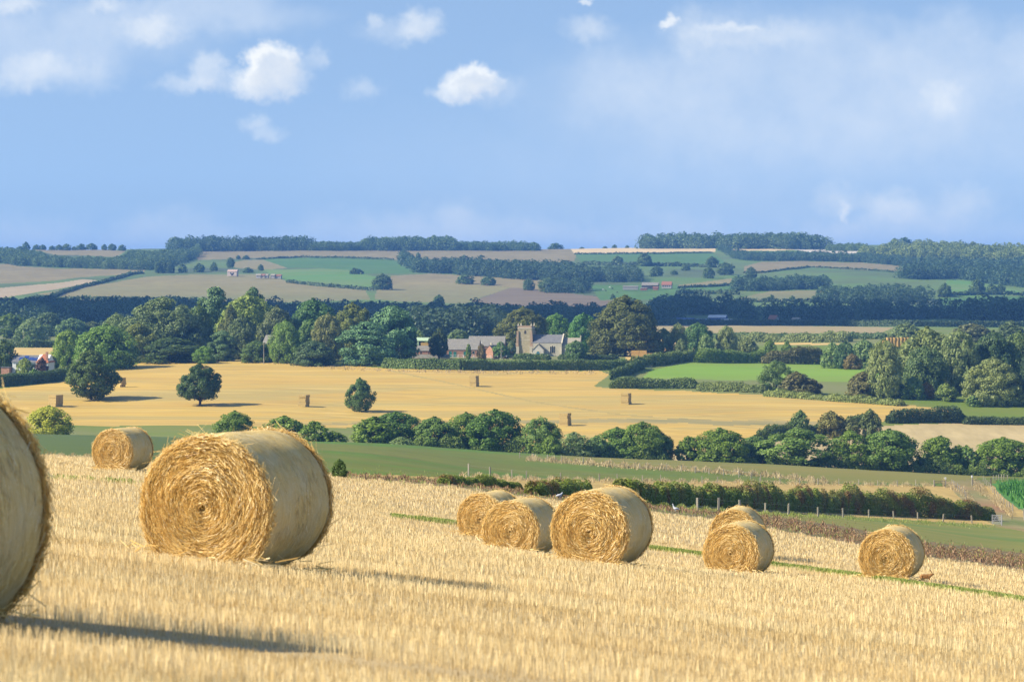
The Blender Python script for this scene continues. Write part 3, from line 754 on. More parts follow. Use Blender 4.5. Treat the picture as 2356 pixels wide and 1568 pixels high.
# ------------------------------------------------------------------ foliage
def leaf_mat(name, variants=None, transl=.28, rough=.55, spec=.35, vr=(.66, 1.34)):
    """leaf colour comes from the object's own colour, varied from leaf to leaf"""
    m, t, b = material(name, rough, spec)
    oi = t.node('ShaderNodeObjectInfo')
    a = t.node('ShaderNodeAttribute', attribute_name='shade')
    base = oi.outputs['Color']
    if variants:
        pos = t.node('ShaderNodeTexCoord').outputs['Object']
        n1 = t.noise(pos, variants[1], 3.0, .6)
        base = t.mix(t.maprange(n1, .50, .60, 0, .8), base, variants[0][0])
        n2 = t.noise(t.vmath('ADD', pos, (31.0, 7.0, 3.0)), variants[1] * 1.3, 3.0, .6)
        base = t.mix(t.maprange(n2, .53, .62, 0, .85), base, variants[0][1])
    hv = t.node('ShaderNodeHueSaturation')
    t.l.new(base, hv.inputs['Color'])
    t.l.new(t.maprange(a.outputs['Fac'], 0, 1, vr[0], vr[1]), hv.inputs['Value'])
    t.l.new(t.maprange(a.outputs['Fac'], 0, 1, .515, .485), hv.inputs['Hue'])
    t.l.new(hv.outputs[0], b.inputs['Base Color'])
    tr = t.node('ShaderNodeBsdfTranslucent'); t.l.new(hv.outputs[0], tr.inputs[0])
    mx = t.node('ShaderNodeMixShader'); mx.inputs[0].default_value = transl
    t.l.new(b.outputs[0], mx.inputs[1]); t.l.new(tr.outputs[0], mx.inputs[2])
    t.l.new(mx.outputs[0], t.n['Material Output'].inputs[0])
    return m
M_LEAF = leaf_mat('leaves', None, .36)
M_THORN = leaf_mat('thorn_leaves', [((.26,.24,.075), (.25,.135,.055)), .22], .3, vr=(.75, 1.25))
M_NEEDLE = leaf_mat('needles', None, .12, .6, .3)
M_BARK = mottled('bark', (.075,.055,.04), (.13,.10,.075), 2.5, bump=.6)

def cards(P_, N_, size, g, aspect=.62):
    """one small leaf spray (rhombus) at each point, facing roughly along N_"""
    n = len(P_)
    N_ = N_ / np.maximum(np.linalg.norm(N_, axis=1, keepdims=True), 1e-6)
    r = g.normal(0, 1, (n, 3)); t = np.cross(N_, r); t /= np.maximum(np.linalg.norm(t, axis=1, keepdims=True), 1e-6)
    b = np.cross(N_, t); s = (size * g.uniform(.6, 1.35, n))[:, None]
    V = np.stack([P_ - t * s * .6, P_ - b * s * aspect * .6 + N_ * s * .08, P_ + t * s * .6, P_ + b * s * aspect * .6 - N_ * s * .08], 1)
    return V
def unit(g, n):
    v = g.normal(0, 1, (n, 3)); return v / np.linalg.norm(v, axis=1, keepdims=True)
PROFILE = {   # half width of the crown against height (0..1), the crown's foot, clump radius, flattening, clump count, fill
 'round':  ([(0,.26),(.08,.38),(.22,.46),(.40,.48),(.58,.49),(.75,.42),(.88,.28),(.97,.12),(1,0)], .0, .092, 1.0, 170, .9),
 'broad':  ([(0,.40),(.08,.46),(.25,.50),(.45,.49),(.65,.43),(.80,.33),(.92,.19),(1,0)], .0, .088, 1.0, 190, .9),
 'dome':   ([(0,.44),(.10,.48),(.30,.50),(.52,.46),(.70,.38),(.84,.27),(.94,.15),(1,0)], .0, .068, .95, 320, .93),
 'tall':   ([(0,.20),(.08,.36),(.25,.48),(.45,.49),(.65,.46),(.82,.36),(.94,.20),(1,0)], .0, .085, 1.05, 175, .9),
 'lone':   ([(0,.0),(.10,.10),(.18,.38),(.30,.47),(.48,.50),(.66,.44),(.82,.31),(.93,.16),(1,0)], .13, .085, .8, 140, .92),
 'egg':    ([(0,.12),(.07,.26),(.18,.42),(.35,.50),(.52,.47),(.70,.34),(.85,.22),(.95,.12),(1,0)], .03, .08, .9, 140, .92),
 'pine':   ([(0,.30),(.10,.42),(.28,.49),(.45,.48),(.60,.45),(.74,.38),(.86,.28),(.95,.16),(1,.05)], .0, .12, .5, 85, 1.0),
 'open':   ([(0,.16),(.10,.34),(.28,.48),(.48,.50),(.68,.42),(.84,.27),(.95,.12),(1,0)], .0, .085, .95, 100, 1.0),
 'bush':   ([(0,.42),(.15,.49),(.40,.48),(.62,.40),(.80,.28),(.93,.14),(1,0)], .0, .11, 1.0, 85, .85),
 'willow': ([(0,.40),(.2,.48),(.45,.46),(.65,.38),(.82,.27),(.94,.13),(1,0)], .0, .10, 1.3, 60, .9),
}
def crown_points(style, seed, n):
    """points and facing of leaf sprays in a crown of unit width and height"""
    g = np.random.default_rng(seed)
    prof, foot, cr, flat, K_, fill = PROFILE[style]
    pr = np.array(prof)
    zc = g.uniform(foot + cr * .3, 1 - cr * .45, K_ * 3)
    wz = np.interp(zc, pr[:, 0], pr[:, 1]); keep = g.uniform(0, .5, len(zc)) < wz + .06; zc = zc[keep][:K_]
    wz = np.interp(zc, pr[:, 0], pr[:, 1]); k = len(zc)
    th = g.uniform(0, 2*math.pi, k) + np.arange(k) * 2.4
    rr_ = np.maximum(wz - cr * g.uniform(.55, .95, k), 0) * np.where(g.uniform(0, 1, k) < .8, g.uniform(.85, 1.06, k), g.uniform(.2, .7, k))
    ph = g.uniform(0, 6.28, 3); rr_ = rr_ * (1 + .13 * np.sin(2 * th + ph[0]) + .10 * np.sin(3 * th + 5 * zc + ph[1]))
    C = np.stack([rr_ * np.cos(th), rr_ * np.sin(th), zc], -1)
    C = np.concatenate([C, [[0, 0, 1 - cr * flat * .9]]]); rad = cr * g.uniform(.65, 1.35, len(C)); rad[-1] = cr * .9
    sub = g.integers(0, len(C), n) if False else g.choice(len(C), n, p=rad**2 / (rad**2).sum())
    d = unit(g, n); d[:, 2] = np.where(g.uniform(0, 1, n) < .30, np.abs(d[:, 2]), d[:, 2])
    # small second-order lumps on every clump
    lump = 1 + .30 * np.sin(d[:, 0] * 7 + sub) * np.sin(d[:, 1] * 7 + sub * 1.7) * np.cos(d[:, 2] * 6)
    rr2 = rad[sub] * lump * np.where(g.uniform(0, 1, n) < .75, g.uniform(.82, 1.06, n), g.uniform(.3, .9, n))
    Pt = C[sub] + d * rr2[:, None] * np.array([1, 1, flat])
    out_ = Pt - np.array([0, 0, .42]); out_ /= np.maximum(np.linalg.norm(out_, axis=1, keepdims=True), 1e-6)
    N_ = d * .8 + out_ * .5 + np.array([0, 0, .08]) + g.normal(0, .5, (n, 3))
    lim = np.interp(np.clip(Pt[:, 2], 0, 1), pr[:, 0], pr[:, 1]) * 1.2 + .03
    rr3 = np.hypot(Pt[:, 0], Pt[:, 1]); f = np.minimum(1, lim / np.maximum(rr3, 1e-6)); Pt[:, :2] *= f[:, None]
    Pt[:, 2] = np.clip(Pt[:, 2], 0.0, 1.03)
    return Pt, N_, g, C
CROWNS = {}
def crown_mesh(style, seed, n, size, mat):
    key = (style, seed, n, size, mat.name)
    if key in CROWNS: return CROWNS[key]
    Pt, N_, g, C = crown_points(style, seed, n)
    V = cards(Pt, N_, size, g, .8 if style != 'willow' else .45)
    sh = np.clip(g.normal(.5, .22, n), 0, 1)
    me = mesh_np('crown', V.reshape(-1, 3), np.arange(4 * n).reshape(n, 4), mat, False, sh)
    # trunk and limbs of the same tree, in the same unit frame
    mb = MB(); foot = PROFILE[style][1]
    fork = max(foot * .9, .10); r0 = .030 if style in ('lone', 'round') else .022
    mb.bar((0, 0, -.03), (.008, 0, fork), r0 * 1.25, 8, r0 * .9)
    for j in range(6):
        c = C[(j * 5 + 1) % len(C)]; q = Vector((c[0] * .75, c[1] * .75, max(c[2] * .92, fork + .12)))
        mb.bar((.008, 0, fork - .01), q, r0 * .62, 6, r0 * .16)
    mb.bar((.008, 0, fork - .01), (0, .01, .86), r0 * .8, 6, r0 * .12)
    tk = mb.mesh('trunk', M_BARK, True)
    CROWNS[key] = (me, tk)
    return CROWNS[key]
TREE_N = 0
def tree(style, px, base, wv, hv, color, label, name='broadleaf_tree', cat='tree', group=None, Y=None, depth=1.0, ymin=0.0, mat=None, detail=None, sink=0.0):
    """a tree whose foot stands on the ground under survey position (px, base); width and height in survey units"""
    global TREE_N
    color = tuple(v if v < k_ else k_ + (v - k_) * .5 for v, k_ in zip(color, (.058, .098, .045)))
    TREE_N += 1
    p = spot(px, base, Y, ymin)
    u = p.y / F
    if Y is not None:
        gp = PY0 + (CAM_Z - p.z) / u
        hv = max(gp + sink - (base - hv), hv * .5)
    wm, hm = wv * u * 1.06, hv * u
    pix = hv * .4346                                # height in picture pixels
    if detail is None:
        detail = 'hi' if pix > 30 else ('md' if pix > 13 else 'lo')
    n, sz = {'hi': (18000, .031), 'md': (4200, .058), 'lo': (900, .115)}[detail]
    if style in ('bush', 'willow') and detail == 'hi': n, sz = 12000, .038
    if style in ('dome',) and detail == 'hi': n, sz = 36000, .024
    if style == 'open' and detail == 'hi': n = 11000
    if mat is None: mat = M_NEEDLE if style == 'pine' else M_LEAF
    nseed = {'hi': 3, 'md': 3, 'lo': 2}[detail]
    seed = 100 + (TREE_N * 7) % nseed
    if detail == 'hi' and style in ('lone', 'egg', 'dome'): seed = 100 + TREE_N
    me, tk = crown_mesh(style, seed, n, sz, mat)
    o = thing(name, label, cat, p - Vector((0, 0, sink * u)), random.uniform(0, 6.28), group)
    c = child('crown' if cat == 'tree' else 'foliage', me, o, None, (0, 0, 0), (0, 0, 0), (wm, wm * depth, hm))
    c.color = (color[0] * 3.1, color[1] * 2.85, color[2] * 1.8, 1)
    if cat == 'tree': child('trunk', tk, o, None, (0, 0, 0), (0, 0, 0), ((wm + hm) * .5, (wm + hm) * .5, hm))
    else: child('stem', tk, o, None, (0, 0, 0), (0, 0, 0), ((wm + hm) * .3, (wm + hm) * .3, hm * .8))
    return o
def shrub(style, px, base, wv, hv, color, label, **kw):
    return tree(style, px, base, wv, hv, color, label, **{**dict(name='shrub', cat='shrub'), **kw})

DK, MD, LT = (.036,.064,.013), (.060,.098,.018), (.095,.145,.024)
GYC, OL, YG = (.085,.115,.060), (.078,.088,.026), (.13,.17,.030)
BR_, PU, BL = (.115,.102,.044), (.034,.020,.022), (.040,.074,.036)
SG = (.10,.135,.075)

# lone trees standing in the yellow stubble field
tree('egg', 210, 919, 116, 114, (.036,.060,.018), 'big dark round tree in the yellow stubble, crown nearly down to the ground', name='field_tree', group='lone trees in the yellow stubble field')
tree('lone', 460, 932, 90, 95, (.026,.050,.018), 'dark tree with a bare forked trunk alone in the yellow stubble', name='field_tree', group='lone trees in the yellow stubble field')
tree('egg', 828, 946, 64, 76, (.040,.075,.028), 'small egg-shaped tree in the yellow stubble, leaves reaching its foot', name='field_tree', group='lone trees in the yellow stubble field')
# trees along the crest of the near pasture
G = 'trees along the crest of the near pasture'
CR = [
 ('broad', 112, 1012, 98, 78, (.25,.25,.030), 'yellow-green rounded bush on the pasture near the small far bale', 'shrub', 640),
 ('broad', 540, 1010, 80, 64, MD, 'dark leafy treetop just showing over the big bale', 'broadleaf_tree', 640),
 ('broad', 655, 1012, 88, 54, MD, 'low wide tree half hidden by the shoulder of the big bale', 'broadleaf_tree', 640),
 ('open', 721, 1022, 58, 55, MD, 'small loose tree beside the shoulder of the big bale', 'broadleaf_tree', 630),
 ('bush', 766, 1025, 54, 33, MD, 'small bushy tree at the end of the gap in the crest trees', 'shrub', 630),
 ('broad', 862, 1032, 100, 72, MD, 'wide dense green tree forming half of an isolated clump', 'broadleaf_tree', 640),
 ('round', 912, 1034, 98, 86, (.040,.080,.020), 'taller dark tree on the right half of the isolated clump', 'broadleaf_tree', 645),
 ('willow', 922, 1035, 56, 30, SG, 'pale grey-green low willow at the foot of the isolated clump', 'shrub', 620),
 ('broad', 1000, 1042, 96, 82, (.056,.096,.03), 'slanting grey-green tree at the left end of the long tree belt', 'broadleaf_tree', 640),
 ('tall', 1072, 1048, 88, 98, MD, 'tall bushy tree second from the left end of the long belt', 'broadleaf_tree', 645),
 ('round', 1140, 1050, 116, 106, (.040,.080,.018), 'tallest big dark tree of the belt with trunks showing in shade', 'broadleaf_tree', 640),
 ('open', 1242, 1056, 88, 98, (.065,.105,.032), 'see-through tree with a visible forked trunk beside the gap', 'broadleaf_tree', 635),
 ('bush', 1268, 1058, 44, 56, MD, 'narrow green bush leaning on the see-through tree', 'shrub', 625),
 ('willow', 1322, 1061, 88, 66, SG, 'silvery willow bush filling the dip in the tree belt', 'shrub', 630),
 ('bush', 1372, 1063, 56, 60, (.07,.12,.045), 'rounded sage green bush next to the silvery willow', 'shrub', 635),
 ('broad', 1420, 1066, 92, 82, (.056,.105,.026), 'mid green tree leaning towards the silvery willow', 'broadleaf_tree', 640),
 ('round', 1478, 1068, 100, 96, MD, 'tall double-headed dark tree in the middle of the belt', 'broadleaf_tree', 640),
 ('round', 1522, 1069, 54, 72, DK, 'narrow dark tree that ends the middle clump at a gap', 'broadleaf_tree', 640),
 ('open', 1583, 1072, 54, 70, MD, 'thin tree with sky-lit gaps standing alone in the belt gap', 'broadleaf_tree', 640),
 ('broad', 1655, 1076, 114, 90, MD, 'bright-sided broad tree to the right of the belt gap', 'broadleaf_tree', 640),
 ('broad', 1738, 1080, 80, 78, (.050,.088,.03), 'lower tree between two broad ones near the sloping hedge', 'broadleaf_tree', 645),
 ('open', 1830, 1084, 164, 100, (.065,.110,.030), 'widest airy tree of the belt with the pale field showing through', 'broadleaf_tree', 640),
 ('open', 1955, 1088, 92, 98, MD, 'upright airy tree standing against the pale stubble field', 'broadleaf_tree', 640),
 ('round', 2044, 1089, 122, 100, (.052,.092,.024), 'full round tree in the belt in front of the pale stubble field', 'broadleaf_tree', 640),
 ('broad', 2163, 1094, 100, 90, MD, 'pointed leafy tree above the wooden gates', 'broadleaf_tree', 645),
 ('broad', 2224, 1096, 58, 70, (.06,.105,.03), 'small tree squeezed between two larger ones above the gates', 'broadleaf_tree', 645),
 ('round', 2308, 1100, 112, 92, MD, 'dense tree closing the belt at the picture edge above the maize', 'broadleaf_tree', 645),
 ('bush', 2390, 1102, 90, 80, MD, 'bushy tree cut by the picture edge above the maize', 'broadleaf_tree', 645)]
for st, px, b_, w_, h_, c_, lab, nm, Yv in CR:
    tree(st, px, b_, w_ * 1.1, h_, c_, lab, name=nm, cat='shrub' if nm == 'shrub' else 'tree', group=G, Y=Yv, sink=2)
shrub('bush', 781, 1093, 38, 36, (.035,.062,.018), 'small dark thorn bush on the stubble edge right beside the big bale', Y=158)
# wood beside the field, left of the church
G = 'trees of the wood left of the church'
WOOD = [
 ('tall', 158, 846, 66, 88, LT, 'bright light green tree on the open end of the wood', None),
 ('broad', 243, 848, 132, 102, (.055,.105,.022), 'large sunlit green tree at the end of the wood behind the dark field tree', None),
 ('dome', 268, 838, 66, 116, GYC, 'grey-green dome rising behind the large sunlit tree', 1065),
 ('dome', 378, 834, 156, 150, (.062,.088,.045), 'biggest grey-green domed tree of the wood', 1040),
 ('broad', 318, 836, 82, 92, OL, 'olive-brown topped tree below the biggest dome', 1020),
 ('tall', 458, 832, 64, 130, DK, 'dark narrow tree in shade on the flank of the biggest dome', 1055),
 ('pine', 493, 828, 82, 168, BL, 'tall layered pine rising above the wood', 1080),
 ('pine', 582, 828, 62, 168, BL, 'pine top behind the yellow-green crown', 1100),
 ('broad', 572, 826, 116, 148, (.115,.145,.030), 'yellow-green crown high in the wood', 1070),
 ('willow', 530, 828, 56, 124, (.06,.075,.03), 'drooping dull green tree between the pines', 1050),
 ('pine', 511, 828, 56, 68, BL, 'small dark conifer on the field edge of the wood', 1020),
 ('bush', 470, 826, 46, 30, (.06,.13,.022), 'low bright green bush at the foot of the wood', 1005),
 ('tall', 556, 828, 62, 98, (.05,.075,.034), 'greyish tree in the middle of the wood', 1035),
 ('tall', 656, 834, 62, 96, (.070,.125,.028), 'freshly green upright tree beside the half hidden brick house', 1000),
 ('broad', 637, 826, 70, 120, (.055,.075,.040), 'dull grey-green crown above the half hidden brick house', 1060),
 ('round', 722, 828, 104, 138, (.034,.075,.026), 'deep green crown near the middle of the wood', 1070),
 ('tall', 716, 840, 54, 102, (.050,.092,.030), 'slim mid green tree beside the copper one', 1020),
 ('tall', 754, 838, 58, 116, BR_, 'copper-brown tree among the green ones', 1015),
 ('dome', 812, 838, 96, 140, OL, 'olive dome behind the blue-green pines', 1050),
 ('pine', 905, 842, 110, 140, (.040,.085,.055), 'tallest blue-green pine at the churchward end of the wood', 1015),
 ('pine', 842, 844, 116, 104, (.036,.078,.048), 'wide-spreading blue-green pine with layered boughs to the ground', 990),
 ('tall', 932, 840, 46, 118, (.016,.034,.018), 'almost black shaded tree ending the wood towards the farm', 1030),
 ('bush', 722, 842, 92, 58, (.034,.060,.030), 'dark low thicket under the wood', 990),
 ('bush', 590, 824, 70, 40, (.04,.07,.02), 'low dark laurel bush before the half hidden brick house', 1010),
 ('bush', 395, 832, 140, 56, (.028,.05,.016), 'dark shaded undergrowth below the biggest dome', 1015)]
for st, px, b_, w_, h_, c_, lab, Yv in WOOD:
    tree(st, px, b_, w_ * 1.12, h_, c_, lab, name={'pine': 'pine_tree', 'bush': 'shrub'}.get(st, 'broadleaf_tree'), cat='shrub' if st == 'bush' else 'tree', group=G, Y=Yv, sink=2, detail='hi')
# farm and churchyard
G = 'trees around the church and farm'
CH = [
 ('lone', 1010, 822, 46, 68, (.026,.045,.018), 'dark forked tree in front of the brick stables', 1035, 'hi'),
 ('bush', 964, 806, 30, 46, (.085,.125,.045), 'pale rounded tree behind the green-roofed barn', 1150, 'md'),
 ('broad', 1053, 802, 62, 44, (.060,.090,.045), 'soft grey-green tree behind the stable roof', 1150, 'md'),
 ('open', 1078, 822, 14, 32, MD, 'thin sapling in front of the green stable doors', 1030, 'md'),
 ('bush', 1108, 818, 24, 26, (.085,.062,.030), 'brownish bush at the corner of the stables', 1030, 'md'),
 ('bush', 1152, 818, 36, 32, (.045,.09,.03), 'green rounded bush beside the grazing cattle', 1045, 'md'),
 ('bush', 1177, 818, 26, 34, (.052,.08,.045), 'grey-green bush against the church tower', 1048, 'md'),
 ('dome', 1203, 812, 112, 104, (.058,.070,.022), 'big olive tree rising behind the church tower', 1130, 'hi'),
 ('tall', 1281, 812, 64, 90, (.050,.115,.022), 'bright green tree behind the nave roof', 1150, 'hi'),
 ('tall', 1342, 818, 68, 96, (.036,.092,.026), 'fresh green tree between chancel and great beech', 1120, 'hi'),
 ('dome', 1438, 828, 164, 146, (.046,.058,.018), 'great dark domed beech, the largest tree by the church', 1075, 'hi'),
 ('round', 1324, 828, 46, 44, (.044,.08,.034), 'small round tree hiding the end of the chancel', 1030, 'md'),
 ('tall', 1526, 812, 40, 56, SG, 'pale tree against the shaded side of the great beech', 1080, 'md'),
 ('tall', 1560, 812, 42, 68, (.11,.125,.065), 'pale flecked upright tree, tallest of the small group beyond the hedge', 1080, 'hi'),
 ('round', 1606, 812, 66, 68, (.042,.088,.036), 'round dark green tree right of the pale tall one', 1100, 'hi'),
 ('bush', 1567, 814, 34, 34, (.06,.085,.045), 'low grey bush below the pale tall tree', 1060, 'md'),
 ('tall', 1624, 814, 40, 46, (.085,.125,.06), 'light green small tree beside the round dark one', 1070, 'md'),
 ('tall', 1671, 802, 46, 52, (.13,.145,.075), 'cone-shaped pale flecked tree standing apart', 1100, 'hi'),
 ('bush', 1720, 804, 48, 26, (.085,.095,.045), 'low brown-green bush beyond the cone-shaped tree', 1110, 'md'),
 ('bush', 1772, 802, 34, 20, MD, 'dark ball-shaped bush on the rough margin', 1120, 'md'),
 ('bush', 1811, 802, 26, 18, MD, 'smaller ball-shaped bush next to the other on the margin', 1120, 'md')]
for st, px, b_, w_, h_, c_, lab, Yv, dt in CH:
    tree(st, px, b_, w_, h_, c_, lab, name='shrub' if st == 'bush' else 'broadleaf_tree', cat='shrub' if st == 'bush' else 'tree', group=G, Y=Yv, detail=dt, sink=1)
# right-hand wood
G = 'trees of the wood on the right'
RW = [
 ('open', 1785, 902, 80, 76, (.05,.085,.03), 'leaning leafy tree at the edge of the bright meadow', None),
 ('bush', 1832, 906, 80, 52, (.060,.062,.028), 'brown thorn thicket beside the leaning tree', None),
 ('bush', 1870, 906, 44, 36, (.06,.055,.03), 'small brown thorn bush ending the thicket', None),
 ('bush', 1985, 912, 78, 58, (.062,.062,.028), 'brown thorn bush at the near end of the wood', None),
 ('tall', 2034, 916, 82, 136, (.115,.128,.066), 'grey-green ivy-clad tree at the near end of the wood', None),
 ('broad', 2132, 916, 130, 160, (.105,.118,.055), 'wide pale olive crown topping the wood', 890),
 ('tall', 2128, 918, 90, 120, (.045,.075,.034), 'deep green tree in the heart of the wood', 855),
 ('tall', 2206, 918, 84, 158, (.105,.125,.068), 'pale streaked tall tree in the middle of the wood', 870),
 ('round', 2284, 920, 92, 156, (.030,.055,.026), 'dark high crown behind the pale dome', 880),
 ('round', 2345, 925, 90, 160, (.05,.08,.035), 'tall green crown at the picture edge', 900),
 ('dome', 2284, 930, 122, 106, (.125,.135,.066), 'pale olive rounded dome on the field side of the wood', 815),
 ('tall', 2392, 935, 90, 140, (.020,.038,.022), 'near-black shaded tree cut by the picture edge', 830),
 ('bush', 2100, 920, 62, 52, (.06,.10,.04), 'green thicket along the foot of the wood', 830),
 ('bush', 2132, 916, 40, 36, (.16,.072,.026), 'rusty orange bush at the foot of the wood', 822),
 ('bush', 2176, 922, 50, 40, (.10,.13,.04), 'light yellowish bush at the foot of the wood', 822),
 ('bush', 2055, 916, 56, 40, (.05,.085,.03), 'dark green bramble bush below the ivy-clad tree', 835),
 ('bush', 2240, 934, 34, 24, (.05,.085,.03), 'small round bush on the verge below the pale dome', 805),
 ('bush', 2258, 928, 30, 28, (.10,.15,.035), 'small yellow-green bush on the verge below the pale dome', 815),
 ('dome', 2085, 800, 84, 56, (.075,.095,.058), 'grey-green domed tree beside the stacked round bales', 1180),
 ('bush', 2030, 804, 40, 22, (.06,.085,.045), 'low shrub in front of the stacked round bales', 1130),
 ('dome', 2236, 802, 96, 58, (.062,.072,.042), 'dull dome behind the top of the wood', 1220),
 ('dome', 2326, 802, 70, 64, (.040,.062,.034), 'darker dome behind the wood at the picture edge', 1210),
 ('tall', 1944, 832, 42, 46, (.034,.066,.034), 'pointed dark bush among the paler hedgerow bushes', 1010),
 ('bush', 1914, 832, 44, 44, (.085,.13,.055), 'light green bush left of the pointed dark one', 1015),
 ('bush', 1988, 834, 70, 52, (.075,.115,.055), 'light green bushes right of the pointed dark one', 1020),
 ('bush', 1960, 836, 42, 22, (.095,.066,.03), 'reddish bush under the pointed dark one', 1000)]
for st, px, b_, w_, h_, c_, lab, Yv in RW:
    if Yv and Yv < 1000: Yv = survey_y(px, b_, 700) + max(0, Yv - 822) * .45
    tree(st, px, b_, w_, h_, c_, lab, name='shrub' if st == 'bush' else 'broadleaf_tree', cat='shrub' if st == 'bush' else 'tree', group=G, Y=Yv, sink=2, ymin=700)
# house and beyond, left edge
G = 'garden trees by the white house'
for st, px, b_, w_, h_, c_, lab, Yv in [
 ('round', 8, 852, 56, 68, (.04,.065,.022), 'dark tree overhanging the white house at the picture edge', 940),
 ('tall', 57, 860, 34, 36, (.14,.17,.05), 'pale yellow-green bush in front of the white house', 905),
 ('bush', 97, 858, 34, 34, PU, 'purple-leaved bush in front of the white house', 905),
 ('bush', 78, 862, 24, 14, (.06,.12,.03), 'low green shrub between the garden bushes', 900),
 ('bush', 122, 842, 26, 22, (.03,.05,.02), 'dark bush behind the corner of the white house', 960)]:
    tree(st, px, b_, w_, h_, c_, lab, name='shrub' if st in ('bush', 'tall') else 'broadleaf_tree', cat='shrub' if st in ('bush', 'tall') else 'tree', group=G, Y=Yv, detail='md')
G = 'trees beyond the pale strip on the left'
for st, px, b_, w_, h_, c_, lab, Yv in [
 ('round', 25, 778, 76, 56, DK, 'dark round tree at the picture edge beyond the meadow strip', 1420),
 ('willow', 76, 776, 80, 44, SG, 'pale silvery willow beyond the meadow strip', 1380),
 ('round', 112, 774, 66, 56, (.035,.06,.03), 'dark upright tree behind the silvery willow', 1450),
 ('broad', 166, 774, 70, 42, (.055,.095,.045), 'mid green rounded tree beyond the meadow strip', 1420),
 ('bush', 212, 774, 70, 34, (.05,.07,.035), 'dull green tree next to the rounded one', 1430),
 ('bush', 66, 789, 24, 18, (.06,.10,.035), 'ball-shaped shrub alone on the green strip', 1290)]:
    tree(st, px, b_, w_, h_, c_, lab, name='shrub' if lab.startswith('ball') else 'broadleaf_tree', cat='shrub' if lab.startswith('ball') else 'tree', group=G, Y=Yv, detail='md')
# hedge row below the wood, right middle
G = 'bushes along the sloping hedge line'
for st, px, b_, w_, h_, c_, lab in [
 ('round', 1841, 990, 40, 46, (.04,.07,.026), 'small dark round-headed tree on the sloping hedge line'),
 ('bush', 1912, 992, 70, 46, (.09,.078,.030), 'red-berried brownish bush on the sloping hedge line'),
 ('bush', 2002, 984, 48, 42, (.05,.07,.03), 'dull green bush where the sloping hedge meets the pale field'),
 ('bush', 1955, 990, 50, 28, (.10,.095,.05), 'greyish scrub between two bushes on the hedge line')]:
    tree(st, px, b_, w_, h_, c_, lab, name='hedge_tree' if st == 'round' else 'shrub', cat='tree' if st == 'round' else 'shrub', group=G, Y=760)

